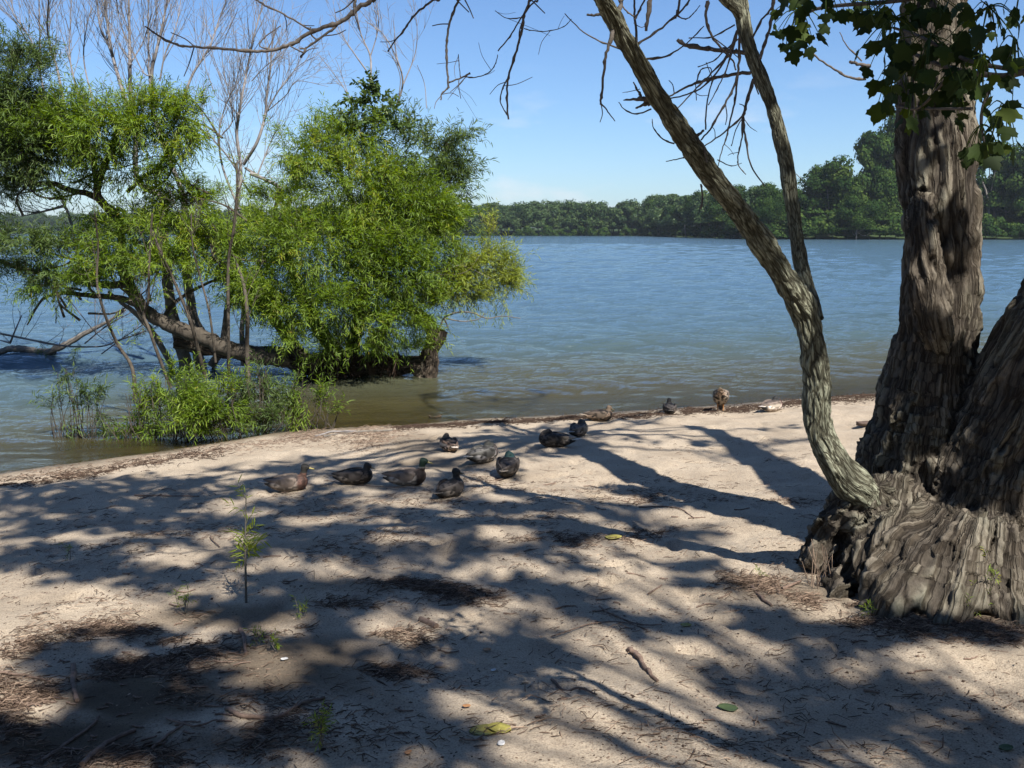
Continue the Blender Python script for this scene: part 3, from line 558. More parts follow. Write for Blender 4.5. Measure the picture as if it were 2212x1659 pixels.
# ------------------------------------------------------------------ maple spray in the top right
ml = [(0,0),(.04,-.20),(-.02,-.34),(.12,-.40),(.22,-.46),(.30,-.62),(.42,-.60),(.56,-.66),(.56,-.50),(.60,-.30),(.74,-.30),(.86,-.24),(.90,-.12),(1.10,0)]
mlv = np.array([(x, y, -.10*abs(y)**1.2-.12*x*x) for x, y in ml]+[(x, -y, -.10*abs(y)**1.2-.12*x*x) for x, y in ml[-2:0:-1]]+[(.45,0,.03)])
nl = len(mlv)-1; mlf = np.array([(k, (k+1) % nl, nl) for k in range(nl)])
for cx, cy, rx, ry, n, D in [(1730,70,60,40,18,2.5),(1700,100,40,15,6,2.5),(1760,20,110,25,20,2.4),(1870,20,90,30,16,2.35),(1930,80,60,60,22,2.3),(1920,190,55,60,22,2.25),(1960,240,50,40,12,2.25),(2010,120,90,80,30,2.2),(2060,210,70,60,20,2.15),(2130,60,90,60,22,2.1),(2140,180,80,50,18,2.1),(2170,270,60,60,18,2.05),(2120,320,60,30,14,2.05),(2190,130,40,60,12,2.0),(1990,30,110,30,20,2.3),(2200,20,40,30,8,2.1),(2090,130,40,40,10,2.2),(2060,10,110,20,14,2.3)]:
    n = max(4, int(n*.85)); pos = np.array([Q(cx+rng.normal(0,rx*.5), cy+rng.normal(0,ry*.5), D+rng.normal(0,.12)) for _ in range(n)])
    d = rdir(n)*.55+np.array([0,0,-.8]); nr = rdir(n)*.5+np.array([.1,-.55,.75]); mlc = mlv.copy(); mlc[:,2] += rng.normal(0,.10)*mlc[:,1]*2+rng.normal(0,.12)*mlc[:,0]**2
    v, f, a = scatter(mlc, mlf, pos, orient(d, nr), rng.uniform(.020,.044,n), rng.random(n)**2); mb = MB(); mb.add(v, f, a)
    cen = pos.mean(0)+np.array([0,0,.05])
    for p in pos: tube(mb, [cen, (cen+p)/2+np.array([0,0,.012]), p], [.0018,.0009], 4, 3, .9)
    mb.build('leaf_spray', M_maple, maple)
mb = MB()
for pts, a, b_ in [([(2420,60,2.0),(2212,155,2.05),(2120,160,2.1),(2030,140,2.15),(1940,100,2.3)],.009,.004),([(2212,155,2.05),(2090,130,2.12),(1990,80,2.2),(1930,60,2.3)],.005,.003),([(2300,-120,2.1),(2100,-40,2.2),(1950,0,2.3),(1760,20,2.45),(1720,70,2.5)],.009,.003),([(2060,150,2.14),(1990,230,2.2),(1940,230,2.25)],.004,.002),([(2150,160,2.08),(2120,250,2.06),(2130,330,2.05)],.005,.002),([(2100,235,2.08),(2000,235,2.2)],.004,.003)]:
    tube(mb, [Q(*q) for q in pts], [a, b_], 6, 5)
e0 = Q(2420,60,2.0); e1 = Q(2300,-120,2.1)
tube(mb, [mtree_loc+np.array([0,0,3.4]), (mtree_loc+np.array([0,0,3.9])+e0)/2, e0], [.05,.03,.012], 8, 5)
tube(mb, [mtree_loc+np.array([0,0,3.8]), (mtree_loc+np.array([0,0,4.4])+e1)/2, e1], [.05,.03,.012], 8, 5)
mb.build('branch', M_dead, maple, True)
# ------------------------------------------------------------------ willows in the shallows
wl = np.array([(0,0,0),(.3,.066,.02),(.62,.052,.0),(1,0,-.10),(.62,-.052,.0),(.3,-.066,.02)]); wlf = np.array([(0,1,2,3),(0,3,4,5)])
def shoots(mb, tw, base, dirs, L_, nleaf, ll, tone, droop=.25):
    n = len(base); k = nleaf; t = np.linspace(.08, 1, k)[None,:,None]
    dirs = dirs/np.linalg.norm(dirs, axis=1)[:,None]; L_ = L_.reshape(-1,1,1)
    pos = base[:,None]+dirs[:,None]*t*L_+np.array([0,0,-1.])*droop*(t**2)*L_
    ax = dirs[:,None]+np.array([0,0,-2.])*droop*t; ax = ax/np.linalg.norm(ax, axis=2, keepdims=True)
    rad = rng.normal(size=(n,k,3)); rad -= ax*(rad*ax).sum(2, keepdims=True); rad /= np.linalg.norm(rad, axis=2, keepdims=True)
    ld = (ax*.75+rad*.75+np.array([0,0,-.18])).reshape(-1,3); nr = (rad*-.2+np.array([0,0,1.])+rng.normal(size=(n,k,3))*.45).reshape(-1,3)
    tn_ = (tone[:,None]+rng.normal(0,.13,(n,k))).clip(0,.97); tn_ = np.where(rng.random((n,k)) < .004, 1., tn_)
    v, f, a = scatter(wl, wlf, pos.reshape(-1,3), orient(ld, nr), rng.uniform(.65,1.15,n*k)*ll, tn_.ravel()); mb.add(v, f, a)
    if tw is not None:
        tri = np.array([(1,0,0),(-.5,.87,0),(-.5,-.87,0)])*.0022
        ts = np.array([0,.35,.7,1.]); c = base[:,None]+dirs[:,None]*ts[None,:,None]*L_+np.array([0,0,-1.])*droop*(ts[None,:,None]**2)*L_
        v = c[:,:,None]+tri[None,None]*(1.3-ts[None,:,None,None]); v = v.reshape(-1,3)
        f = []; 
        for s_ in range(3):
            for e in range(3): f.append((s_*3+e, s_*3+(e+1) % 3, s_*3+3+(e+1) % 3, s_*3+3+e))
        tw.add(v, (np.array(f)[None]+(np.arange(n)*12)[:,None,None]).reshape(-1,4))
def blobs(mb, tw, lst, D, dens, ll=.115, Ls=(.22,.5), droop=.13, nleaf=13, depthk=.9):
    cen = []
    for b_ in lst:
        cx, cy, rx, ry = b_[:4]; dz = b_[4] if len(b_) > 4 else 0; dn = b_[5] if len(b_) > 5 else 1; tn_ = b_[6] if len(b_) > 6 else .45
        Y_ = D+dz; c = Q(cx, cy, Y_); k = K*Y_; rad = np.array([rx*k, (rx+ry)*.5*k*depthk, ry*k]); n = max(6, int(dens*dn*rx*ry*k*k*(.7+rad[1]*.5)))
        # clumps inside the blob give light and dark lumps
        nc = max(3, int(n/16)); cc_ = rdir(nc)*(rng.random(nc)**.4)[:,None]*rad*.9; ct = rng.normal(tn_, .12, nc)
        wh = rng.integers(0, nc, n); o_ = cc_[wh]+rng.normal(size=(n,3))*rad*.17
        base = c+o_; d_ = o_/rad; d_ = d_/(np.linalg.norm(d_, axis=1)[:,None]+.1)+rdir(n)*.55+np.array([0,0,.35])
        shoots(mb, tw, base-d_*.12, d_, rng.uniform(*Ls, n), nleaf, ll, ct[wh], droop); cen.append((c, rad))
    return cen
# centre willow
wb = Q(700,800,15.0); wb[2] = -.1
wil = empty('willow_tree', wb, 'dense bright green willow growing from the dark fallen log in the water', 'tree')
mb = MB(); tw = MB()
A_ = [(760,290,95,55,0,1,.45),(680,330,80,75,-.3,.8,.6),(640,400,60,50,.3,.7,.6),(770,390,130,90,-.4,1.1,.55),(880,450,110,100,-.3,1.1,.4),(620,470,75,60,-.2,.8,.55),(560,500,75,55,.1,.75,.5),(700,520,140,95,-.7,1.1,.5),(850,570,130,90,-.6,1.1,.38),(600,610,105,65,-.7,1.1,.5),(700,660,130,65,-.9,1.1,.45),(820,690,105,50,-.7,1.,.4),(560,560,75,50,-.2,.9,.45),(630,720,60,40,-1.,1.,.5),(900,660,80,50,-.4,.9,.5),(500,560,55,55,.1,.7,.45),(490,500,40,45,.2,.5,.45),(740,740,80,30,-.7,.9,.35),(960,500,50,50,.1,.8,.45)]
cenA = blobs(mb, tw, A_+[(560,660,70,45,-.8,1,.5),(860,745,60,24,-.3,1,.35),(580,420,40,35,.2,.7,.55)], 15, 1250, .10); mb.build('foliage', M_willow, wil)
mb = MB(); blobs(mb, tw, [(910,330,90,65,.2,1,.5),(965,295,55,45,.3,.9,.5),(985,330,40,40,.3,.7,.5),(960,410,60,60,.2,1.1,.45),(1000,390,25,20,.2,.3),(990,280,35,20,.3,.4),(880,270,40,25,.2,.5)], 15, 850, .12, (.3,.6)); o_ = mb.build('foliage', M_willow2, wil); o_['label'] = 'leaves of the upper right crown, unlit side painted darker bluish green'  # unlit part of the crown is put into a darker leaf colour
mb = MB(); blobs(mb, tw, [(960,590,90,65,.4,1.3,.5),(1040,560,75,52,.5,1.4,.6),(1000,610,60,45,.4,1.3,.55),(1100,600,40,30,.5,1.1,.6),(1080,610,50,42,.5,.8,.6),(1060,500,32,32,.5,.6,.6),(1000,640,70,28,.5,.6,.5),(1085,662,35,12,.4,.4,.5),(960,470,50,35,.5,.6,.5),(930,700,40,22,.3,.4,.5),(930,740,30,25,.2,.3,.5),(1110,580,25,22,.5,.5,.6)], 15, 1150, .088, (.25,.5)); o_ = mb.build('foliage', M_wpale, wil); o_['label'] = 'lit leaves reaching out over the open water, light painted as yellower green'  # light on and through these leaves is put into a paler colour
tw.build('twigs', M_wbark, wil)
tw = MB(); mb = MB(); el = np.array([(0,0,0),(.25,.22,.02),(.7,.22,.0),(1,0,-.06),(.7,-.22,.0),(.25,-.22,.02)])
_s = wl; wl = el; blobs(mb, tw, [(812,190,45,26,0,1,.4),(790,215,40,25,0,1,.4),(830,230,52,30,0,1,.45),(770,262,50,25,-.1,.8,.4),(850,265,45,25,-.1,.8,.4),(745,250,18,12,-.1,.5)], 14.9, 560, .085, (.2,.4), .1, 11); wl = _s
o_ = mb.build('foliage', M_willow2, wil); o_['label'] = 'peaked top of broader dark green leaves'
tw.build('twigs', M_wbark, wil)
mb = MB()
def T4(pts, D, rad, ns=10, a=.5, n=5):
    if ns >= 12: barktube('trunk', [P(*c4(x, y), D) for x, y in pts], rad, .05, .16, .03, 60, .03, wil, M_wold, 700+len(pts)*7)
    else: tube(mb, [P(*c4(x, y), D) for x, y in pts], rad, ns, n, a, .1)
T4([(-500,1120),(-300,1170),(0,1220),(200,1230),(330,1280),(500,1300),(700,1310),(900,1300),(1050,1290),(1130,1295)], 15, [.14,.13,.13,.14,.18,.22,.2,.16,.13,.14], 18)
T4([(1130,1370),(1150,1290),(1170,1190),(1200,1110),(1225,1050)], 15, [.20,.17,.14,.13,.17,.15], 18)
T4([(1190,1090),(1150,1010),(1080,950),(980,880),(870,790),(830,720),(800,640),(790,500),(800,300),(810,50)], 15.1, [.10,.085,.08,.075,.07,.065,.06,.05,.035,.02], 12)
T4([(560,1300),(540,1200),(430,1050),(330,850),(250,650),(200,400),(250,200)], 15, [.16,.14,.11,.09,.07,.05,.03], 12)
T4([(650,1300),(660,1150),(700,950),(740,700),(720,400),(600,100),(540,-100)], 15.1, [.14,.12,.09,.07,.05,.04,.02], 12)
T4([(800,1300),(840,1100),(960,900),(1120,650),(1200,450),(1260,150)], 15.2, [.10,.08,.06,.05,.04,.02], 10)
T4([(420,1300),(300,1200),(150,1000),(60,780)], 14.8, [.12,.09,.07,.04], 10)
mb.build('trunk', M_wbark, wil, True)
mb = MB()
for pts, a, b_ in [([(1230,1050),(1260,980),(1350,945),(1450,950),(1540,985),(1640,970),(1760,985)],.018,.006),([(1260,985),(1285,1050)],.016,.010),([(1270,985),(1380,1005),(1480,990),(1530,950)],.012,.006),([(960,640),(1100,600),(1220,620),(1330,570)],.010,.004),([(1000,690),(1150,690),(1290,660),(1380,640),(1560,720)],.012,.005),([(830,720),(960,690),(1060,700)],.015,.008),([(1100,720),(1200,540),(1330,430),(1440,330)],.012,.005),([(1230,700),(1400,680),(1500,560)],.008,.004)]:
    T4(pts, 15.0, [a, b_], 6)
mb.build('dead_branches', M_greyst, wil, True)
mb = MB()                                             # hanging root fibres and shaggy bark on the log
for _ in range(900):
    x = rng.uniform(300,960); y = rng.uniform(1200,1320)+(0 if x > 400 else 40); p = P(*c4(x, y), 15+rng.normal(0,.16)); e = p+np.array([rng.normal(0,.06), rng.normal(0,.06), -rng.uniform(.08,.32)])
    tube(mb, [p, (p+e)/2+rdir(1)[0]*.02, e], [.010,.004], 3, 1, rng.random()*.35, cap=False)
mb.build('root_fibres', M_litter, wil)
# left willow with dark leaning limbs
lb = Q(350,890,14.2); lb[2] = -.1
wl2 = empty('willow_tree', P(*c3(1500,960), 14.6), 'airy willow with dark crooked limbs leaning out leftward over the lake', 'tree')
mb = MB(); tw = MB()
B_ = [(55,170,75,80,0,1,.4),(30,110,40,50,0,.8,.4),(30,290,85,110,0,1.1,.35),(130,270,95,75,-.1,1,.4),(220,260,100,75,-.2,1,.5),(310,250,90,65,-.2,1,.6),(385,255,65,60,-.2,.9,.6),(430,230,30,35,0,.5,.5),(270,360,110,55,0,.6,.45),(380,350,60,45,0,.6,.5),(60,400,80,35,.1,.5,.35),(190,400,80,30,0,.35,.4),(400,420,55,50,.1,.55,.5),(440,480,50,50,.1,.6,.5),(330,450,60,50,.1,.45,.45),(60,520,100,40,0,.9,.35),(170,550,100,45,0,.8,.4),(250,500,70,45,0,.5,.45),(320,550,70,45,0,.6,.5),(90,590,90,28,-.1,.8,.35),(200,600,70,24,-.1,.5,.4),(390,530,60,45,.1,.55,.5),(290,480,90,55,.2,.7,.5),(400,430,70,55,.2,.7,.5),(350,570,105,45,.1,.8,.5),(455,520,55,60,.2,.8,.5),(230,570,95,40,.1,.7,.45),(120,610,110,30,0,.7,.4),(480,600,40,45,.2,.7,.5),(300,640,50,18,-.1,.3,.5),(450,560,40,40,.1,.5,.5),(-60,300,90,200,0,.8,.4),(-60,540,80,60,0,.8,.4),(20,330,50,50,.3,1,.3),(420,300,30,30,0,.5,.5)]
blobs(mb, tw, [q_ for q_ in B_ if q_[0] >= 100], 14, 1350, .10); mb.build('foliage', M_willow, wl2); mb = MB(); blobs(mb, tw, [q_ for q_ in B_ if q_[0] < 100]+[(110,330,60,50,.1,1,.5),(70,240,60,60,.1,1,.5)], 14, 1400, .10); mb.build('foliage', M_willow2, wl2)['label'] = 'leaves at the far left end of the limbs, shade painted as darker green'; tw.build('twigs', M_wbark, wl2)  # shade at the left end is put into the darker leaf material
mb = MB()
def TT(cv, pts, D, rad, ns=10): tube(mb, [P(*cv(x, y), D) for x, y in pts], rad, ns, 5, .5, .3)
TT(c3, [(1700,960),(1600,950),(1450,920),(1330,890),(1200,830),(1060,785),(960,740),(880,690),(830,640),(790,570),(740,480),(718,400),(722,300),(705,150),(640,60)], 14.4, [.14,.13,.125,.12,.115,.11,.10,.10,.095,.085,.08,.07,.06,.055,.05], 16)
TT(c3, [(820,640),(700,600),(580,590),(480,580),(380,570),(250,610),(160,760)], 14.3, [.055,.045,.04,.035,.03,.02,.01])
TT(c3, [(750,520),(600,520),(500,500),(400,480),(280,460),(100,420),(0,380),(-150,330)], 14.3, [.06,.055,.05,.045,.04,.035,.03,.02])
TT(c1, [(850,1600),(740,1470),(720,1380),(760,1250),(830,1100),(870,950),(950,820),(1000,700)], 14.3, [.06,.06,.055,.05,.045,.04,.03,.02])
TT(c1, [(740,1470),(640,1430),(540,1410),(450,1380),(400,1355),(240,1355),(0,1310),(-200,1290)], 14.3, [.05,.045,.042,.04,.038,.034,.03,.02])
TT(c1, [(720,1380),(690,1200),(640,1090),(500,970),(380,880),(250,810),(150,740),(0,680),(-150,600)], 14.3, [.045,.04,.038,.035,.032,.03,.027,.024,.02])
TT(c1, [(940,1420),(1060,1310),(1180,1220),(1320,980),(1350,900)], 14.4, [.03,.027,.025,.03,.02])
TT(c3, [(960,740),(1010,650),(1130,560),(1300,480)], 14.6, [.04,.03,.025,.02])
for k in range(46):                                    # small side limbs through the crown
    b_ = B_[rng.integers(0, 30)]; c = Q(b_[0], b_[1], 14.1); s = Q(b_[0]+rng.normal(0,60)+30, b_[1]+rng.uniform(30,90), 14.2)
    tube(mb, [s, (s+c)/2+rdir(1)[0]*.12, c, c+(c-s)*.4+rdir(1)[0]*.15], [.02,.014,.01,.006], 6, 4)
mb.build('limb', M_wbark, wl2, True)
# bare multi-stem sapling clump
def bare(mb, pts, r0, r1, D, ntw, tl=(.5,1.3), ns=7, spread=.55):
    p, r = smoothline([P(*q, D+rng.normal(0,.1)) for q in pts], [r0, r1], 6); tube(mb, p, r, ns, 1)
    for _ in range(ntw):
        k = rng.integers(len(p)//4, len(p)-1); t = p[min(k+1, len(p)-1)]-p[k]; t /= np.linalg.norm(t)+1e-9
        d = t*.75+rdir(1)[0]*spread+np.array([0,0,.45]); d /= np.linalg.norm(d); L_ = rng.uniform(*tl)
        a = p[k]; b_ = a+d*L_*.5+rdir(1)[0]*.04*L_; c = a+d*L_+np.array([0,0,.12*L_])+rdir(1)[0]*.08*L_
        rr = min(r[k]*.5, .0065); q_, rq = smoothline([a, b_, c], [rr, rr*.6, .0022], 4); tube(mb, q_, rq, 4, 1)
        for _ in range(4):
            j_ = rng.integers(2, len(q_)-1); e = d*.6+rdir(1)[0]*.7+np.array([0,0,.25]); e /= np.linalg.norm(e)
            l2 = L_*rng.uniform(.2,.5); m_ = q_[j_]+e*l2*.5+rdir(1)[0]*.03; tube(mb, [q_[j_], m_, q_[j_]+e*l2], [.003,.0018], 3, 2, cap=False)
clump = empty('bare_tree', P(*c3(1120,1040), 15.4), 'clump of grey bare stems rising out of the water behind the left willow', 'tree')
mb = MB()
TT(c3, [(1105,1060),(1095,980),(1060,850),(1010,650),(985,450),(975,250),(960,0)], 15.4, [.12,.105,.095,.085,.08,.07,.06], 12)
TT(c3, [(1190,1060),(1170,900),(1140,700),(1110,520),(1100,300),(1090,0)], 15.5, [.10,.085,.08,.075,.065,.05], 12)
TT(c3, [(1015,1000),(900,800),(800,690),(720,630),(640,560)], 15.3, [.05,.045,.04,.03,.02])
TT(c3, [(1245,1005),(1310,900),(1330,780),(1345,650),(1385,480),(1400,300)], 15.4, [.07,.06,.055,.05,.045,.03])
TT(c3, [(1310,870),(1230,820),(1180,750),(1140,640)], 15.4, [.03,.03,.025,.02]); 
mb.build('trunk', M_greyst, clump, True)
mb = MB()
for pts, a, b_, n in [([c3(960,0),c1(1020,1330),c1(1000,1000),c1(965,700),c1(960,480),c1(958,300),c1(950,-20)],.05,.016,30),([c1(1000,1000),c1(900,650),c1(850,480),c1(820,350),c1(790,150),c1(775,-20)],.035,.012,22),([c1(850,480),c1(800,330),c1(740,200),c1(715,-20)],.02,.01,16),
  ([c3(1090,0),c1(1150,900),c1(1120,560),c1(1150,400),c1(1180,280),c1(1210,140),c1(1240,-20)],.04,.012,26),([c1(1115,700),c1(1100,500),c1(1095,250),c1(1095,-20)],.018,.008,14),([c1(1300,900),c1(1410,580),c1(1500,430),c1(1560,320),c1(1610,170),c1(1680,-20)],.022,.008,22),
  ([c1(500,900),c1(420,500),c1(380,400),c1(350,200),c1(360,-20)],.022,.010,24),([c1(600,800),c1(520,460),c1(515,300),c1(530,-20)],.016,.006,14),([c1(350,800),c1(250,350),c1(130,150),c1(40,0)],.016,.006,18),([c1(700,800),c1(620,450),c1(640,200),c1(680,60)],.014,.005,14),([c1(960,480),c1(1060,300),c1(1120,100)],.012,.005,10),([c1(300,500),c1(295,250),c1(290,-20)],.012,.006,8),([c1(200,300),c1(100,150),c1(0,60)],.01,.004,8),([c1(1120,560),c1(1050,520),c1(900,200),c1(860,-10)],.012,.006,12),([c1(1180,600),c1(1220,400),c1(1300,200),c1(1340,-20)],.014,.006,14)]:
    bare(mb, pts, a, b_, 15.6, n)
for pts in [[c1(530,1659),c1(480,1520),c1(400,1380),c1(300,1250)],[c1(400,1380),c1(200,1420),c1(20,1450)],[c1(480,1520),c1(330,1560),c1(150,1600)],[c1(400,1000),c1(200,900),c1(60,860)]]:
    bare(mb, pts, .025, .006, 15.2, 12, (.3,.8))
mb.build('bare_stems', M_twigp, clump, True)
clump2 = empty('bare_tree', P(*c3(1430,985), 15.2), 'slender bare forked tree with pale twigs between the two willows', 'tree')
mb = MB()
for pts, a, b_, n in [([c3(1440,1000),c3(1430,800),c3(1440,600),c1(1740,1650),c1(1780,1300),c1(1750,1000),c1(1765,850),c1(1790,700),c1(1830,500),c1(1880,250),c1(1960,-20)],.045,.008,44),([c1(1800,1215),c1(1900,1050),c1(1960,850),c1(1970,700),c1(2000,500),c1(2005,380),c1(2040,150)],.028,.008,26),
  ([c1(1790,1600),c1(1650,1250),c1(1620,1000),c1(1660,800),c1(1740,620),c1(1790,400)],.02,.005,20),([c1(1860,1450),c1(1700,1180),c1(1540,980),c1(1480,800)],.018,.006,12),([c1(2000,1650),c1(2060,1400),c1(1960,1330),c1(1810,1240)],.03,.02,4),([c1(1900,1300),c1(2000,1050),c1(2060,930)],.014,.005,10),
  ([c1(1965,830),c1(2040,700),c1(2110,600),c2(350,480),c2(460,420)],.014,.004,14),([c2(-20,1280),c2(100,1330),c2(220,1400)],.03,.02,3),([c1(1770,850),c1(1700,780),c1(1600,720)],.008,.003,4),([c1(1860,600),c1(1950,500),c1(2074,400)],.01,.003,8),([c1(1590,700),c1(1520,500),c1(1500,350)],.008,.003,8),([c1(1640,1000),c1(1720,850),c1(1640,400),c1(1760,60)],.012,.004,16),([c2(100,830),c2(250,700),c2(330,600),c2(560,640)],.01,.003,12)]:
    bare(mb, pts, a, b_, 15.3, n, (.4,1.0))
mb.build('bare_stems', M_twigp, clump2, True)
mb = MB()
for pts, a, b_, n in [([c2(870,640),c2(870,420),c2(800,250),c2(750,-20)],.018,.005,10),([c2(840,520),c2(740,380),c2(640,220),c2(600,60)],.012,.004,8),([c2(1060,800),c2(1110,600),c2(1050,400),c2(960,250),c2(830,150)],.018,.004,8),([c2(1115,620),c2(1200,400),c2(1215,200),c2(1180,-20)],.010,.003,8),([c2(870,420),c2(920,250),c2(930,120),c2(900,-20)],.01,.004,6),([c2(1285,800),c2(1270,620),c2(1215,480)],.007,.004,1),([c2(740,750),c2(640,600),c2(500,420)],.008,.004,5),([c2(700,680),c2(640,500),c2(610,430)],.006,.003,2),([c2(1080,720),c2(1090,560),c2(1030,420),c2(960,370)],.008,.003,5)]:
    bare(mb, pts, a, b_, 15.1, n, (.3,.8))
o_ = mb.build('bare_shoots', M_twigp, wil, True)
# thin crooked saplings in front
for k, (lab, pts, a, b_, n) in enumerate([('thin crooked sapling leaning left, first from the left in front of the willow limbs', [(800,1200),(780,1010),(700,880),(640,750),(590,600),(572,480),(580,300),(560,100)],.024,.010,8),
  ('thin bent sapling crossing the low dark limb left of the grey trunks', [(1010,1130),(940,950),(880,780),(850,700),(875,620),(880,450),(890,250),(900,100)],.022,.012,8),
  ('slanting thin sapling crossing in front of the grey trunks', [(1215,1070),(1170,900),(1130,750),(1080,620),(1020,480),(960,350),(900,200)],.026,.012,7),
  ('tall straight grey sapling between the grey trunks and the dense willow', [(1352,1060),(1350,800),(1350,400),(1380,200),(1400,0),(1400,-200)],.024,.014,10),
  ('dark upright sapling just left of the dense willow', [(1470,1110),(1460,900),(1462,700),(1440,520),(1400,400)],.034,.018,6),
  ('slender swaying sapling right behind the slanting one', [(1275,980),(1240,700),(1190,500),(1140,300),(1130,100)],.016,.008,6)]):
    s = empty('sapling', P(*c3(*pts[0]), 11.6), lab, 'sapling', 'thin saplings standing in the shallows')
    mb = MB(); bare(mb, [c3(*q) for q in pts], a, b_, 11.6+.12*k, n, (.2,.6)); mb.build('stem', M_wbark, s, True)
    mb = MB(); tw = MB(); base = np.array([P(*c3(pts[j][0]+rng.normal(0,14), pts[j][1]+rng.normal(0,30)), 11.6) for j in rng.integers(2, len(pts), 14)])
    shoots(mb, tw, base, rdir(14)+np.array([0,0,.3]), rng.uniform(.15,.3,14), 8, .09, np.full(14,.6)); mb.build('leaves', M_willow, s)
# shrub rows along the water's edge
def shrub(name, lab, lst, D, dens, m_, ll=.085):
    dens *= 1.1; lst = [(a_, b_-6, c_*1.15, d_*1.25, *e_) for a_, b_, c_, d_, *e_ in lst]
    b0 = Q(lst[0][0], lst[0][1]+lst[0][3], D); s = empty(name, (b0[0], b0[1], float(gbase(b0[0], b0[1]))), lab, 'shrub', 'young willow shrubs at the water edge')
    mb = MB(); tw = MB(); blobs(mb, tw, lst, D, dens, ll, (.18,.42), .12, 12, .8); mb.build('foliage', m_, s); 
    for cx, cy, rx, ry, *_ in lst:
        for _ in range(5):
            g0 = Q(cx+rng.normal(0,rx*.3), min(955, cy+ry+25), D); g0[2] = float(gbase(g0[0], g0[1])); e = Q(cx+rng.normal(0,rx*.5), cy-ry*.3+rng.normal(0,ry*.3), D)
            tube(tw, [g0, (g0+e)/2+rdir(1)[0]*.06, e], [.006,.003], 4, 3)
    tw.build('stems', M_wbark, s)
shrub('willow_shrub', 'sparse leafy willow shrub standing alone at the left of the shore shrubs', [(150,815,26,20,0,.8),(160,850,40,26,0,.8),(125,880,28,22,0,.5),(200,880,40,28,0,.7),(140,920,30,16,0,.4),(210,920,36,16,0,.4),(175,940,50,10,0,.2)], 10.5, 900, M_willow2)
shrub('willow_shrub', 'dark green willow shrub in the left middle of the shore shrubs', [(300,880,45,34,0,1),(310,925,55,24,0,.9),(270,930,36,20,0,.6),(345,850,30,24,0,.9)], 10.4, 1300, M_willow)
shrub('willow_shrub', 'broad bright green willow shrub in the middle of the shore shrubs', [(410,850,60,42,0,1),(430,900,80,38,-.1,1.1),(480,870,50,48,0,1),(400,930,60,18,-.1,.9),(380,825,30,22,0,.6)], 10.3, 1500, M_willow)
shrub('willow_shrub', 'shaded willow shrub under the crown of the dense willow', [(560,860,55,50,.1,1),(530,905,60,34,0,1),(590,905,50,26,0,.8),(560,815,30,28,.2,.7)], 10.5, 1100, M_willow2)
shrub('willow_shrub', 'low bright willow shrub at the right end of the shore shrubs', [(640,845,40,24,0,1),(680,868,50,20,0,1),(640,890,50,20,0,.8),(715,885,24,10,0,.5)], 10.8, 1100, M_willow)
# fallen branch in the lake, left
fb = empty('fallen_branch', P(*c3(130,905), 17.6), 'broken grey branch lying in the water at the far left', 'branch'); mb = MB()
TT(c3, [(-80,960),(0,920),(60,900),(130,900),(220,915),(330,915)], 17.6, [.05,.055,.06,.065,.06,.05], 12)
TT(c3, [(250,945),(330,900),(400,870),(500,810),(620,750),(740,670)], 17.5, [.045,.065,.055,.045,.03,.02], 12)
mb.build('bough', M_greyst, fb, True); mb = MB()
for pts, a, b_, n in [([c3(0,810),c3(100,830),c3(250,860),c3(400,885),c3(600,885),c3(700,850)],.02,.012,6),([c3(60,865),c3(90,790),c3(130,700)],.02,.008,2),([c3(60,865),c3(0,850)],.02,.01,1),([c3(700,850),c3(850,800),c3(1000,740)],.014,.006,8),([c3(400,600),c3(480,700),c3(560,800),c3(630,860)],.01,.005,8),([c3(330,750),c3(340,650),c3(400,580)],.01,.006,6),([c3(500,870),c3(640,760),c3(900,620)],.014,.006,14),([c3(600,930),c3(780,800),c3(940,700)],.012,.006,10)]:
    bare(mb, pts, a, b_, 16.6, n, (.3,.9))
mb.build('twigs', M_twigp, fb, True)
mb = MB(); tw = MB(); blobs(mb, tw, [(170,745,34,16,0,.6),(80,750,34,12,0,.5),(300,720,26,12,0,.4),(335,700,14,16,0,.4)], 17.5, 400, .10, (.2,.4)); mb.build('leaves', M_willow2, fb)
# ------------------------------------------------------------------ far shore woods
def fartree(name, h, wd, m_, fs, nf, seed, kind=0):
    r = np.random.default_rng(seed); nb = 44 if kind != 2 else 14; c = []; rad = []
    for k in range(nb):
        z = r.uniform(.16, .95)**.85; wz = wd*(.30+.55*math.sin(math.pi*min(1, z*.85+.12)))*(1 if kind == 0 else (1.15-z))
        a = r.uniform(0, 6.28); q = r.uniform(.2, 1)*wz*.62
        c.append((q*math.cos(a), q*math.sin(a), z*h*.93)); rad.append(wd*r.uniform(.08,.21))
    c = np.array(c); rad = np.array(rad); wh = r.choice(nb, nf, p=rad**2/(rad**2).sum()); d = r.normal(size=(nf,3)); d /= np.linalg.norm(d, axis=1)[:,None]; d[:,2] = d[:,2]*.8+.12
    pos = c[wh]+d*(rad[wh]*r.uniform(.6,1.12,nf))[:,None]; pos[:,2] = np.maximum(pos[:,2], .3)
    bt = r.normal(.5,.2,nb); tone_ = (bt[wh]+r.normal(0,.16,nf)).clip(0,1)
    t_ = np.cross(d, r.normal(size=(nf,3))); v, f, a = scatter(np.array([(-.5,-.4,0),(.5,-.5,.1),(.6,.4,0),(-.4,.5,.12)]), np.array([(0,1,2,3)]), pos, orient(t_, d+r.normal(size=(nf,3))*.5), fs*r.uniform(.6,1.5,nf), tone_)
    crown = (v, f, a); mb = MB(); p = [(0,0,-.6),(r.normal(0,.1),0,h*.3),(r.normal(0,.3),r.normal(0,.3),h*.8)]; tube(mb, p, [h*.018,h*.013,h*.005], 7, 4)
    for k in range(5):
        e = c[r.integers(0, nb)]; tube(mb, [(0,0,h*.25), (e[0]*.5, e[1]*.5, e[2]*.7), e], [h*.008,h*.003], 5, 3)
    return crown, mb, m_
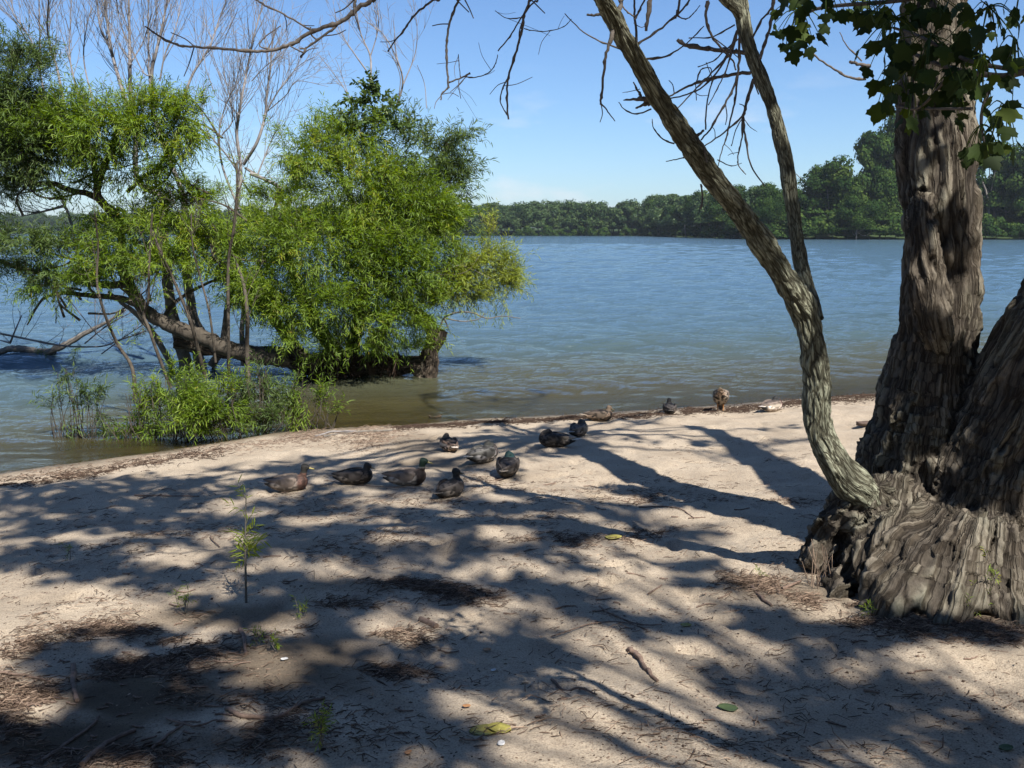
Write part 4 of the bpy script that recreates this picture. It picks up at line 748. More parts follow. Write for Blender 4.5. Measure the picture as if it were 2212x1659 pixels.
def mkproto(spec):
    (v, f, a), mb, m_ = spec; c = mk('crown', v, f, m_, None, {'tone': a}); t = mb.build('trunk', M_greyst, None, True); return c.data, t.data, (c, t)
protoF = [mkproto(fartree('f', 1, s_, M_far, .030, 5200, 900+k, kd)) for k, (s_, kd) in enumerate([(.75,0),(.9,0),(.62,0),(.8,1),(1.0,0)])]
protoN = [mkproto(fartree('n', 1, s_, M_far2, .019, 12000, 950+k, kd)) for k, (s_, kd) in enumerate([(.7,0),(.85,0),(.6,0),(.75,1)])]
protoB = [mkproto(fartree('b', 1, 1.6, M_far2, .07, 2200, 980+k, 2)) for k in range(2)]
for pr in protoF+protoN+protoB:
    for o_ in pr[2]: bpy.data.objects.remove(o_)
def put(pr, x, y, h, label, group, cat='tree', name='broadleaf_tree', wide=1.):
    e = empty(name, (x, y, float(gbase(x, y))-.1), label, cat, group); e.rotation_euler.z = random.uniform(0, 6.28); e.scale = (h*wide, h*wide, h)
    for nm, d_ in (('crown', pr[0]), ('trunk', pr[1])):
        o_ = bpy.data.objects.new(nm, d_); COL.objects.link(o_); o_.parent = e
    return e
random.seed(21)
gl_far = 'dark green tree in the even wood along the middle of the far shore'
for row in range(5):
    x = -75+row*3
    while x < 120:
        yf = max(float(yfar(x)), 405.) if x > 58 else float(yfar(x)); h = random.uniform(10.5,15.0); 
        put(random.choice(protoF), x+random.uniform(-1.5,1.5), yf+2+row*8+random.uniform(-2,2), h, gl_far, 'trees of the wood across the lake')
        x += random.uniform(4.6,7.2)
for k in range(44):
    x = random.uniform(-70,62); put(random.choice(protoB), x, float(yfar(x))-3+random.uniform(-1,1), random.uniform(3,5.5), 'low pale green bush at the foot of the wood across the lake', 'bushes along the far waterline', 'bush', 'bush')
for k in range(60):
    x = random.uniform(-70,120); yf = max(float(yfar(x)), 405.) if x > 58 else float(yfar(x)); put(random.choice(protoB), x, yf+34+random.uniform(0,12), random.uniform(6,9), 'bush seen under the crowns inside the wood across the lake', 'undergrowth of the wood across the lake', 'bush', 'bush', 1.3)
for k in range(22):
    x = 57+k*.45; put(protoN[k % 4] if k % 2 else protoF[k % 5], x, float(yfar(x))+random.uniform(2,8), random.uniform(10,15), 'tree on the slanting shore where the far wood meets the nearer wood', 'trees where the two woods meet')
    put(protoB[k % 2], x, float(yfar(x))-1, random.uniform(3.5,5), 'bush on the slanting shore where the two woods meet', 'bushes where the two woods meet', 'bush', 'bush', 1.3)
for k in range(36):
    x = random.uniform(25,62); put(protoB[k % 2], x, 426+random.uniform(0,14), random.uniform(7,9), 'bush seen under the crowns inside the wood across the lake', 'undergrowth of the wood across the lake', 'bush', 'bush', 1.4)
for k in range(40):
    x = random.uniform(62,150); put(random.choice(protoB), x, float(yfar(x))+random.uniform(34,48), random.uniform(5,8), 'bush seen under the crowns of the nearer wood', 'undergrowth of the nearer wood', 'bush', 'bush', 1.3)
for row in range(2):                                   # far left shore, low and distant
    x = -470
    while x < -75:
        put(random.choice(protoF), x, float(yfar(x))+4+row*12, random.uniform(11,16), 'distant dark tree on the low shore at the far left', 'trees of the distant left shore'); x += random.uniform(9,14)
for k in range(70):
    x = -475+k*6+random.uniform(-2,2); put(random.choice(protoB), x, float(yfar(x))-1, random.uniform(4,7.5), 'low dark bush on the distant left shore', 'bushes of the distant left shore', 'bush', 'bush', 1.5)
# right-hand wood: (2212-px x, top y, distance)
RW = [('rounded green tree at the left end of the nearer wood, beside the forked stem',1625,408,258,.9),('small dark tree behind the second slim stem',1660,425,250,.9),('bushy dark green tree just right of the second slim stem',1710,400,252,.9),('pointed dark tree rising above the low green trees',1760,372,262,.75),
      ('broad spreading tree with a flat bright green shoulder',1790,350,256,1.),('lower rounded tree left of the tallest ones',1850,415,244,1.),('tall grey-green tree with a ragged top left of the thick trunk',1880,288,262,.72),('dense tree in front of the tall ragged one',1905,372,248,.85),
      ('highest tree of the nearer wood, half hidden by the thick trunk',1950,250,268,.75),('dark tree behind the thick trunk',2010,300,262,.8),('dark tall tree right of the thick trunk',2130,310,255,.8),('dark tree in the gap right of the thick trunk',2170,330,258,.8),('dark tree at the right edge of the picture across the water',2230,320,250,.8),('tree beyond the right edge of the wood',2300,330,252,.8)]
for k, (lab, px_, top, D, wd) in enumerate(RW):
    p = Q(px_, 500, D); zt = Q(px_, top, D)[2]; put(protoN[k % 4], p[0], D, zt/.97, lab, None, wide=wd*1.05)
for k in range(30):
    px_ = 1600+k*24+random.uniform(-8,8); D = random.uniform(262,290); p = Q(px_, 500, D); put(random.choice(protoN), p[0], D, random.uniform(10.5,14.5)+(3 if px_ > 1900 else 0), 'dark green tree deep in the nearer wood on the right shore', 'trees inside the nearer wood')
for k in range(26):
    px_ = 1598+k*26+random.uniform(-8,8); p = Q(px_, 500, 246); D = float(yfar(p[0]))+1; put(random.choice(protoB), p[0], D, random.uniform(3.5,7.5), 'low green bush at the waterline of the nearer wood', 'bushes at the foot of the nearer wood', 'bush', 'bush')
for k in range(40):                                    # more woods to close the gaps outside and behind
    x = random.uniform(130,330); put(random.choice(protoN), x, float(yfar(x))+random.uniform(4,30), random.uniform(14,22), 'tree of the wood continuing past the right edge', 'trees inside the nearer wood')
for k in range(13):
    if k < 7: put(protoN[k % 4], 12.5+random.uniform(0,3)+k*.8, -6+k*3.0, random.uniform(10,12), 'unseen tree added right of the view to block sky light', 'unseen trees added right of the view')  # out of view, added to hold back sky light from the right
    put(protoN[k % 4], -15+k*2.7+random.uniform(-.5,.5), -9.5-random.uniform(0,2), random.uniform(11,12.5), 'unseen tree added behind the viewer to block sky light', 'unseen trees added behind the viewer')  # out of view, added to hold back sky light from the rear
# ------------------------------------------------------------------ sapling and small plants on the sand
def plant(name, lab, base, top, D, nst, spread, m_, ll=.05, group=None, cat='plant', nsh=10, L_=.12, r=.004):
    s = empty(name, base, lab, cat, group); mb = MB(); tw = MB()
    for k in range(nst):
        e = np.array(top)+rdir(1)[0]*spread; tube(tw, [base, (np.array(base)*.5+e*.5)+rdir(1)[0]*.012, e], [r, r*.4], 5, 4)
        t = rng.uniform(.35,1,nsh); b_ = np.array(base)[None]*(1-t[:,None])+e[None]*t[:,None]
        shoots(mb, tw, b_, rdir(nsh)*.8+np.array([0,0,.7]), rng.uniform(.5,1.2,nsh)*L_, 7, ll, rng.uniform(.4,.85,nsh), .1)
    mb.build('leaves', m_, s); tw.build('stem', M_greyst, s); return s
g0 = G(532,1312); plant('willow_sapling', 'single waist-high willow sapling growing out of the sand at left', g0, Q(528,1075,g0[1]), 0, 1, .01, M_wpale, .06, None, 'sapling', 24, .09, .007)
g1 = G(528,1300); mbx = MB()
for lab, x, y, hh, nst, sp_, n_ in [('little leafy seedling alone on the sand at far left',152,1215,.12,1,.02,5),('small low seedling cluster left of the sapling foot',400,1330,.10,3,.06,5),('small green seedling at the bottom edge of the picture',690,1645,.14,3,.03,7),('tiny green seedling among the litter right of the sapling',655,1345,.08,2,.04,4),
      ('small green weed in the crook of the tree roots',2125,1312,.17,5,.10,9),('low reddish green weed left of the root weed',2085,1325,.09,4,.08,6),('tiny sprout beside the dead reddish stems',1648,1240,.05,2,.03,3),('small green sprout at the tree foot',1870,1335,.05,2,.03,3),('tiny weed in the dark soil patch at lower left',600,1420,.05,3,.05,3),('faint green sprout beside the forked stick',560,1405,.05,3,.04,3)]:
    g0 = G(x, y); plant('seedling', lab, g0, g0+np.array([0,0,hh]), 0, nst, sp_*.8, M_willow, .027, None, 'seedling', n_, .045, .002)
g0 = G(1765,1275); s = empty('dead_stems', g0, 'upright reddish dead stems beside the tree root', 'dead plant'); mb = MB()
for k in range(16):
    b_ = G(1755+rng.normal(0,16)+(40 if k > 11 else 0), 1268+rng.normal(0,5)); e = b_+np.array([rng.normal(-.02,.03), rng.normal(0,.03), rng.uniform(.12,.24)]); tube(mb, [b_, (b_+e)/2, e], [.0026,.0014], 5, 2, .75+.2*rng.random())
mb.build('stems', M_litter, s)
# ------------------------------------------------------------------ ducks
M_plum = vcolmat('duck_plumage'); M_bill = plain('duck_bill', (.30,.24,.06), .4); M_bilo = plain('duck_bill_dark', (.10,.08,.04), .4); M_eye = plain('duck_eye', (.01,.01,.01), .15); M_foot = plain('duck_foot', (.32,.14,.04), .5)
def loft(secs, ns=20):                                 # (x,y,z, half width, half height, tilt)
    mb = MB(); V_ = []; th = np.linspace(0, 2*math.pi, ns, endpoint=False)
    for x, y, z, w_, h_ in secs: V_.append(np.stack([np.full(ns, x), y+w_*np.cos(th), z+h_*np.sin(th)], 1))
    m_ = len(secs); v = np.concatenate(V_); i = np.arange(m_-1)[:,None]*ns; j = np.arange(ns)[None]
    f = np.stack([i+j, i+(j+1) % ns, i+ns+(j+1) % ns, i+ns+j], -1).reshape(-1,4)[:, ::-1]; mb.add(v, f)
    for e in (0, m_-1):
        q = np.arange(ns); c = np.concatenate([V_[e], [V_[e].mean(0)]]); ff = np.stack([q, (q+1) % ns, np.full(ns, ns)], 1); mb.add(c, ff if e == 0 else ff[:, ::-1])
    return mb
def cr_secs(s, n=4): a, _ = smoothline(np.array(s), np.ones(len(s)), n); a[:,3:] = np.maximum(a[:,3:], .004); return a
PAL = {'drake': dict(head=(.022,.045,.03), chest=(.075,.04,.03), flank=(.17,.14,.115), back=(.085,.066,.055), wing=(.14,.11,.09), rump=(.02,.02,.02), tail=(.34,.31,.27), mot=.75),
       'hen': dict(head=(.13,.095,.065), chest=(.16,.10,.06), flank=(.15,.105,.07), back=(.085,.06,.042), wing=(.10,.075,.055), rump=(.14,.10,.07), tail=(.26,.21,.16), mot=1.5),
       'grey': dict(head=(.045,.045,.04), chest=(.10,.08,.07), flank=(.25,.23,.21), back=(.07,.065,.06), wing=(.10,.095,.085), rump=(.03,.03,.03), tail=(.30,.28,.25), mot=1.2),
       'dark': dict(head=(.030,.028,.026), chest=(.05,.04,.032), flank=(.07,.058,.048), back=(.035,.03,.027), wing=(.045,.038,.034), rump=(.02,.018,.016), tail=(.10,.085,.07), mot=1.2)}
def duck(lab, x, y, heading, scale, pose, pal, opts=()):
    g0 = G(x, y); pl = dict(PAL[pal])
    for k_, v_ in dict(o for o in opts if isinstance(o, tuple)).items(): pl[k_] = v_
    e = empty('duck', g0-np.array([0,0,.004]), lab, 'duck', 'ducks resting on the beach'); 
    body = cr_secs([(-.235,0,.085,.018,.008),(-.20,0,.085,.042,.024),(-.15,0,.082,.070,.050),(-.09,0,.082,.090,.070),(-.02,0,.082,.100,.080),(.05,0,.085,.098,.083),(.11,0,.090,.082,.078),(.155,0,.098,.055,.058),(.178,0,.102,.022,.026)])
    lift = 0.; parts = [loft(body, 24)]; hy = 0
    if pose == 'alert':
        hs = [(.120,0,.130,.050,.045),(.135,0,.165,.036,.036),(.145,0,.200,.030,.032),(.150,0,.232,.033,.034)]; hc = np.array([.160,0,.245]); bd = np.array([1,0,-.12])
    elif pose == 'low':
        hs = [(.110,0,.140,.050,.045),(.118,0,.165,.038,.036),(.120,0,.190,.034,.034)]; hc = np.array([.130,0,.200]); bd = np.array([1,0,-.35])
    elif pose == 'turned':                              # head up but looking to one side
        hs = [(.110,0,.130,.048,.045),(.110,0,.165,.036,.036),(.105,0,.200,.032,.033)]; hc = np.array([.105,0,.230]); bd = np.array([.45,-.85,-.2])
    elif pose == 'preen':
        hs = [(.150,0,.08,.045,.045),(.185,0,.05,.036,.036),(.20,0,.01,.032,.033)]; hc = np.array([.195,-.03,-.02]); bd = np.array([-.5,-.4,-.7]); lift = .105
    else:                                               # tucked, bill laid back under the shoulder feathers
        hs = [(.120,0,.130,.052,.045),(.110,0,.155,.042,.036),(.085,.004,.170,.036,.032)]; hc = np.array([.062,.008,.178]); bd = np.array([-1,.25,-.55])
    # neck as stacked rounds following the line
    nk = MB(); tube(nk, [np.array(q[:3]) for q in hs]+[hc], [q[3]*1.0 for q in hs]+[.030], 16, 3); parts.append(nk)
    u = bd/np.linalg.norm(bd); side = np.cross(u, [0,0,1.]); side /= np.linalg.norm(side); upw = np.cross(side, u)
    hd = MB(); tube(hd, [hc-u*.040, hc-u*.030, hc-u*.005, hc+u*.022, hc+u*.042], [.012,.028,.034,.027,.014], 16, 3); parts.append(hd)
    tl = MB()
    raw_v = np.concatenate([np.concatenate(m_.v) for m_ in parts]); fl = []; off = 0
    for m_ in parts:
        for f in m_.f: fl += [tuple(q+off) for q in f]
        off += m_.n
    ro = mk('raw', raw_v, fl); md = ro.modifiers.new('r', 'REMESH'); md.mode = 'VOXEL'; md.voxel_size = .0065; s2 = ro.modifiers.new('s', 'SMOOTH'); s2.iterations = 4; s2.factor = .5
    dg = bpy.context.evaluated_depsgraph_get(); dg.update(); ev = ro.evaluated_get(dg); me = ev.to_mesh(); n = len(me.vertices); v = np.empty(n*3); me.vertices.foreach_get('co', v); v = v.reshape(-1,3)
    f = np.empty(len(me.loops), np.int32); me.loops.foreach_get('vertex_index', f); f = f.reshape(-1,4); ev.to_mesh_clear(); bpy.data.objects.remove(ro)
    def shade(v):
        c = np.tile(np.array(pl['flank']), (len(v),1))
        bk = sstep(.105,.135,v[:,2])[:,None]; c = c*(1-bk)+np.array(pl['back'])*bk
        ch = sstep(.07,.11,v[:,0])[:,None]; c = c*(1-ch)+np.array(pl['chest'])*ch
        rp = (1-sstep(-.19,-.14,v[:,0]))[:,None]; c = c*(1-rp)+np.array(pl['rump'])*rp
        mo = vn(v*np.array([34,46,60]), 77)[:,None]; mo2 = vn(v*np.array([26,40,60]), 79)[:,None]; c = c*(1+pl['mot']*((mo > .55)*.9-.45+(mo2-.5)*.8))
        near = np.minimum(np.linalg.norm(v-hc, axis=1), np.linalg.norm(v-np.array(hs[-1][:3]), axis=1)-.004)
        hm = (1-sstep(.042,.050,near))[:,None]; c = c*(1-hm)+np.array(pl['head'])*(1+.5*(mo-.5))*hm
        if pal == 'drake' and pose == 'alert':
            rg = (lab.startswith('green'))*.6*(1-sstep(.003,.006,np.abs(v[:,2]-.188)))*(v[:,0] > .08); c = c*(1-rg[:,None]*.6)+np.array((.3,.3,.28))*rg[:,None]*.6
        return np.clip(c, .004, .8)
    ca = shade(v); M_ = Matrix.Translation((g0[0], g0[1], g0[2]-.004)) @ Matrix.Rotation(heading, 4, 'Z') @ Matrix.Scale(scale, 4)
    rot3 = np.array(M_.to_3x3()); tr3 = np.array(M_.translation)
    tilt = R(28) if pose == 'preen' else 0; ct, st_ = math.cos(tilt), math.sin(tilt)
    def X_(v):
        v = np.asarray(v, float)+np.array([0,0,lift]); 
        if tilt: c_ = np.array([0,0,.09+lift]); d = v-c_; v = np.stack([d[:,0]*ct+d[:,2]*st_, d[:,1], -d[:,0]*st_+d[:,2]*ct], 1)+c_
        return v@rot3.T+tr3
    mk('body', X_(v), f.astype(np.int32), M_plum, e, {'Col': ca}, True)
    for sgn in (-1, 1):                                 # folded wings lying along the sides, tips crossing over the rump
        secs = cr_secs([(.085,sgn*.070,.115,.012,.030),(.05,sgn*.088,.115,.014,.048),(-.03,sgn*.090,.112,.014,.050),(-.10,sgn*.072,.112,.012,.040),(-.16,sgn*.045,.118,.010,.024),(-.215,sgn*.018,.122,.007,.010),(-.245,sgn*.006,.122,.004,.004)])
        m_ = loft(secs, 14); wv_ = np.concatenate(m_.v)
        mo = vn(wv_*np.array([26,44,70]), 83)[:,None]; wc = np.array(pl['wing'])*(1+pl['mot']*((mo > .5)*.8-.4)); t_ = sstep(-.12,-.2,wv_[:,0])[:,None] if False else (1-sstep(-.20,-.12,wv_[:,0]))[:,None]
        wc = wc*(1-t_*.5)+np.array(pl.get('tip',(.05,.04,.035)))*t_*.5
        if 'pale' in opts: st2 = (np.abs(wv_[:,2]-.095) < .02)[:,None]*1.; wc = wc*(1-st2*.7)+np.array((.5,.44,.36))*st2*.7
        fl = []
        off = 0
        for q in m_.f: fl += [tuple(int(z) for z in r_) for r_ in q]
        mk('wing', X_(wv_), fl, M_plum, e, {'Col': np.clip(wc,.004,.8)}, True)
    m_ = loft(cr_secs([(-.18,0,.100,.040,.010),(-.23,0,.102,.038,.006),(-.275,0,.108,.024,.004),(-.295,0,.112,.008,.003)]), 12); tvv = np.concatenate(m_.v); fl = [tuple(int(z) for z in r_) for q in m_.f for r_ in q]
    tc_ = np.tile(np.array(pl['tail']), (len(tvv),1))*(1+.5*(vn(tvv*np.array([20,160,20]), 90)[:,None]-.5)); mk('tail', X_(tvv), fl, M_plum, e, {'Col': tc_}, True)
    # bill, flattened
    bb = hc+u*.034-upw*.006; V_ = []; ns = 10; th = np.linspace(0, 2*math.pi, ns, endpoint=False)
    for t_, w_, h_ in [(0,.012,.013),(.015,.011,.009),(.035,.012,.0055),(.050,.011,.004),(.056,.005,.0025)]: V_.append(bb+u*t_-upw*(t_*.1)+side*(w_*np.cos(th))[:,None]+upw*(h_*np.sin(th))[:,None])
    i = np.arange(4)[:,None]*ns; j = np.arange(ns)[None]; ff = np.stack([i+j, i+(j+1) % ns, i+ns+(j+1) % ns, i+ns+j], -1).reshape(-1,4).tolist()+[list(range(40,50))]
    mk('bill', X_(np.concatenate(V_)), ff, M_bill if pal == 'drake' else M_bilo, e, None, True)
    for sgn in (-1, 1):
        c_ = hc+u*.012+side*sgn*.0275+upw*.006; m_ = MB(); tube(m_, [c_-side*sgn*.004, c_, c_+side*sgn*.003], [.001,.0048,.001], 8, 2); mk('eye', X_(np.concatenate(m_.v)), [tuple(int(z) for z in r_) for q in m_.f for r_ in q], M_eye, e)
    if pose == 'preen':
        for sgn in (-1, 1):
            m_ = MB(); z0 = .115; vv = lambda a, b_, c_: np.array([a, b_, c_]); tube(m_, [vv(-.005,sgn*.035,z0), vv(.005,sgn*.035,.05), vv(-.002,sgn*.035,.006)], [.012,.006,.006], 8, 3)
            for t_ in (-.5,0,.5): tube(m_, [vv(0,sgn*.035,.007), vv(.05*math.cos(t_), sgn*.035+.05*math.sin(t_), .004)], [.005,.003], 6, 1)
            w3 = np.concatenate(m_.v)@rot3.T+tr3; mk('leg', w3, [tuple(int(z) for z in r_) for q in m_.f for r_ in q], M_foot, e)
    return e
D_ = R
duck('resting duck at the far left of the flock, head raised, facing right', 625,1060, D_(2), .80, 'alert', 'drake', [('head',(.03,.028,.024)),('back',(.06,.05,.045))])
duck('dark sleeping duck second from the left, head tucked on its back, facing right', 768,1046, D_(4), .76, 'low', 'dark')
duck('green-headed drake with pale grey flank, head up, facing right', 880,1047, D_(0), .82, 'alert', 'drake', [('head',(.010,.024,.016)),('chest',(.035,.024,.02)),('flank',(.24,.21,.18))])
duck('dark duck nearest the viewer, seen from behind with its head turned right', 973,1066, D_(62), .80, 'turned', 'dark')
duck('brown duck with white streaked feathers, curled asleep nearest the reddish wrack', 970,970, D_(112), .80, 'tuck', 'hen', ['pale',('flank',(.30,.22,.16)),('tail',(.55,.48,.4)),('wing',(.20,.13,.09))])
duck('grey duck sleeping with pale flank, tail toward lower left, middle of the flock', 1045,1003, D_(48), .86, 'tuck', 'grey')
duck('blackish duck facing away with a blue-green tinge on its head', 1097,1026, D_(80), .90, 'tuck', 'dark', [('head',(.012,.035,.035))])
duck('dark duck facing left in the tree shadow with a pale wing tip at right', 1198,970, D_(172), .84, 'tuck', 'dark', [('tip',(.6,.5,.4)),('tail',(.5,.42,.34)),('wing',(.06,.05,.04))])
duck('small mottled duck seen from behind, between the shaded one and the brown one', 1250,947, D_(60), .78, 'tuck', 'grey', [('back',(.08,.065,.055)),('flank',(.16,.13,.11))])
duck('plump brown duck facing right at the waterline, head drawn in', 1296,909, D_(3), .80, 'low', 'hen', [('flank',(.065,.045,.03)),('chest',(.075,.052,.036)),('back',(.045,.034,.026)),('wing',(.06,.045,.033))])
duck('dark duck facing the lake at the waterline, third from the right', 1446,894, D_(85), .78, 'low', 'dark', [('flank',(.06,.045,.035))])
duck('standing speckled brown duck bending its head down to preen', 1556,886, D_(75), .95, 'preen', 'hen', [('flank',(.16,.13,.10)),('back',(.13,.105,.08)),('wing',(.12,.095,.072))])
duck('white and brown drake lying at the waterline, farthest right of the flock', 1668,883, D_(38), .88, 'tuck', 'drake', ['pale',('flank',(.45,.38,.32)),('head',(.02,.02,.02)),('tail',(.5,.45,.4))])
# ------------------------------------------------------------------ litter, sticks and leaves on the sand
def litter(name, lab, lines, m_0=M_litter, ln=(.012,.07), rr=(.0009,.0024), tone=(.1,.9), gate=.5):
    tri = np.array([(1,0),(-.5,.87),(-.5,-.87)]); vs = []; as_ = []
    for pts, w_, n in lines:
        pts = np.array(pts, float); seg = np.concatenate([[0], np.cumsum(np.linalg.norm(np.diff(pts, axis=0), axis=1))])
        s = rng.uniform(0, seg[-1], n*2); p = GV(np.interp(s, seg, pts[:,0])+rng.normal(0, w_*2.4, n*2), np.interp(s, seg, pts[:,1])+rng.normal(0, w_*1.0, n*2))
        p = p[fbm(p*np.array([2.6,4.5,1]), 3, 55)+rng.normal(0,.05,n*2) > gate]; n = len(p)
        a = rng.normal(.12, .75, n); L_ = rng.uniform(*ln, n)*np.where(rng.random(n) < .07, 1.9, 1.); d = np.stack([np.cos(a), np.sin(a), rng.normal(0,.10,n)], 1); r = rng.uniform(*rr, n)[:,None,None]
        p[:,2] += rng.uniform(0, .008, n); m_ = p+d*L_[:,None]*.5+rng.normal(0,.09,(n,3))*L_[:,None]+np.array([0,0,.06])*L_[:,None]; e = p+d*L_[:,None]
        pu = np.stack([-d[:,1], d[:,0], d[:,0]*0], 1); o3 = (tri[None,:,:1]*np.array([0,0,1.])+tri[None,:,1:]*pu[:,None])*r
        vs.append(np.concatenate([p[:,None]+o3, m_[:,None]+o3, e[:,None]+o3*.6], 1).reshape(-1,3)); as_.append(np.repeat(rng.uniform(*tone, n), 9))
    v = np.concatenate(vs); n = len(v)//9; q = np.array([(0,1,4,3),(1,2,5,4),(2,0,3,5),(3,4,7,6),(4,5,8,7),(5,3,6,8)])
    return tag(mk(name, v, (q[None]+(np.arange(n)*9)[:,None,None]).reshape(-1,4), m_0, None, {'tone': np.concatenate(as_)}), lab, 'litter', None, 'stuff')
litter('wrack_litter', 'reddish and brown line of washed-up bark and twig bits along the waterline', [([(0,1040),(250,1003),(480,968),(650,948),(760,942)], 6, 1500),([(760,950),(850,940)], 12, 900),([(620,945),(700,938)],7,350)], tone=(.3,1), gate=.36)
litter('dark_wrack_litter', 'dark thin line of rotted wrack along the right half of the waterline', [([(850,930),(1000,916),(1200,906),(1420,895),(1560,883),(1740,868),(1900,856)], 3.2, 4600),([(0,1045),(250,1008),(480,972)], 5, 700)], tone=(0,.22), rr=(.002,.004), gate=.34)
litter('twig_litter', 'scattered brown bark shreds and twig crumbs on the sand', [([(0,1420),(130,1372),(330,1362),(480,1350),(620,1340)], 13, 1900),([(0,1600),(150,1520),(300,1440),(420,1400)], 34, 3600),([(0,1500),(120,1480),(250,1490)],24,1300),([(640,1350),(760,1330)], 16, 700),([(850,1370),(840,1440)], 20, 900),([(860,1440),(780,1440)],14,160),([(780,1260),(900,1270),(1060,1290)], 10, 1300),([(1100,1182),(1300,1155),(1450,1130)], 8, 600),([(1540,1070),(1740,1095)], 14,500),
    ([(1570,1252),(1700,1262),(1860,1300)], 12, 1100),([(1370,1080),(1420,1060)], 7, 90),([(600,1060),(1000,1075),(1200,1090)], 22, 500),([(100,1180),(500,1160),(900,1180)], 30, 600),([(1150,1050),(1500,1060)], 20, 300),([(0,1330),(400,1300)], 22, 260),([(200,1650),(600,1560)], 38, 1300),([(1000,1250),(2100,1500)], 90, 260),([(600,1500),(1900,1600)], 60, 180),([(1400,960),(1740,990)], 16, 200),([(950,1020),(1150,1060)], 10, 200),([(2000,1350),(2212,1370)], 14, 500),([(1720,1290),(1850,1330),(2000,1365)], 10, 900),([(0,1250),(2200,1250)], 90, 1500),([(0,1120),(1700,1100)], 45, 1500),([(0,1580),(2200,1580)], 60, 700)], tone=(.1,.95))
# crumbs: tiny chips and seeds all over the beach
n = 16000; xs = rng.uniform(-20,2230,n); ys_ = 960+700*rng.random(n)**.8; p = GV(xs, ys_); p = p[(gbase(p[:,0],p[:,1]) > .03) & (fbm(p*np.array([1.8,2.5,1]), 3, 8)+rng.normal(0,.08,len(p)) > .47)]; n = len(p)
v, f, a = scatter(np.array([(-.5,-.3,0),(.5,-.25,0),(.4,.35,0),(-.4,.3,0),(0,0,.28)])*1., np.array([(0,1,4),(1,2,4),(2,3,4),(3,0,4)]), p, orient(rdir(n)*np.array([1,1,.1]), rdir(n)*.2+np.array([0,0,1.])), rng.uniform(.003,.012,n)*np.where(rng.random(n) < .05, 2, 1), rng.random(n)**1.4)
tag(mk('crumb_litter', v, f, M_litter, None, {'tone': a}), 'tiny dark chips and seed crumbs strewn over the whole beach', 'litter', None, 'stuff')
def stick(lab, pts, r0, r1, m_=M_stick, group=None, name='stick', lift=.008, cat='stick', ns=8):
    p3 = [G(*q)+np.array([0,0,lift]) for q in pts]; mb = MB(); p, r = smoothline(p3, [r0, r1], 5); p = p+(rng.random(p.shape)-.5)*np.minimum(.012, r[:,None]*.8); p = p-p3[0]
    tube(mb, p, r*(1+.3*(rng.random(len(r))-.5)), ns, 1); o_ = mb.build(name, m_, None, True); o_.location = p3[0]; return tag(o_, lab, cat, group)
for a in [('thick dark brown stick on open sand right of center', [(1358,1395),(1380,1410),(1400,1440),(1420,1455)], .013,.007),('thin dark bent twig left of the thick one', [(1192,1460),(1220,1478),(1250,1487),(1290,1500)], .006,.004),
  ('long curved thin twig lying in the center foreground', [(1190,1365),(1280,1345),(1350,1340),(1400,1352)], .003,.003),('thin branching twig on the right sunny sand', [(1295,1310),(1330,1330),(1380,1340),(1430,1342)], .005,.003),('hooked twig at the bottom center', [(995,1612),(1030,1615),(1045,1598)], .004,.003),
  ('long pale branch at the lower left corner', [(180,1659),(230,1610),(290,1585)], .011,.008),('thin grey branch in the lower left shade', [(90,1640),(150,1600),(200,1570),(215,1555)], .007,.005),('gnarled curved branch with side shoots at lower left', [(490,1545),(520,1560),(600,1560),(650,1535),(700,1515)], .009,.006),
  ('upright-looking forked stick on dark soil', [(518,1370),(528,1392),(532,1420)], .010,.007),('short straight twig at the left edge', [(0,1465),(60,1470),(110,1478)], .007,.004),('pale stick beside the lower left tangle', [(160,1440),(158,1480),(165,1520)], .012,.008),('curved long twig across the left sand', [(130,1375),(220,1352),(300,1360),(330,1372)], .005,.004),
  ('brown stick from the tree foot toward the right edge', [(2070,1320),(2120,1345),(2212,1365)], .009,.006),('broken twig on the sand left of the roots', [(1625,1265),(1650,1295),(1668,1305)], .010,.006),('short twig on the lower right sand', [(1865,1485),(1900,1492)], .005,.004),('fine twig in the bottom left shade', [(360,1560),(420,1590),(470,1570)], .005,.003),
  ('slanted twig in the bottom left', [(330,1625),(370,1600),(395,1585)], .006,.005),('curved twig near the right roots', [(1400,1285),(1430,1262)], .005,.003),('thin twig beside the sapling shadow', [(470,1150),(455,1170),(475,1190)], .004,.003),('long thin twig behind the sleeping ducks', [(700,1040),(790,1050),(900,1058)], .004,.003),
  ('light brown twig right of the dark ducks', [(1150,1050),(1200,1040)], .007,.004),('twig in the shade right of the flock', [(1380,1090),(1460,1100),(1500,1120)], .006,.004),('flat reddish bark strip on the sand before the roots', [(1690,1275),(1730,1262)], .008,.005),('brown twig across the shade left of center', [(290,1065),(360,1070),(430,1066)], .006,.005)]:
    stick(*a)
stick('pale driftwood stick lying in the reddish wrack', [(700,946),(780,940),(850,934)], .014,.010, M_greyst); stick('short fat brown branch stub on the sand', [(907,1340),(945,1358)], .017,.015, ns=14)
stick('white foamy-looking bleached stick in the wrack', [(680,945),(720,940),(770,939)], .010,.012, M_twigp)
random.seed(5)
for k in range(120):
    x, y = random.uniform(40,2150), random.choice([random.uniform(1040,1300), random.uniform(1180,1620)])
    if k > 74: x, y = random.uniform(0,520), random.uniform(1400,1650)
    if x > 1650 and y < 1340: continue
    L_ = random.uniform(14,46); a = random.uniform(-.4,.4); stick('short brown twig lying loose on the sand', [(x, y), (x+L_*.5*math.cos(a), y+L_*.25*math.sin(a)+random.uniform(-3,3)), (x+L_*math.cos(a), y+L_*.5*math.sin(a))], .004, .0025, M_stick, 'small loose twigs on the sand', 'twig', .005, 'twig', 6)
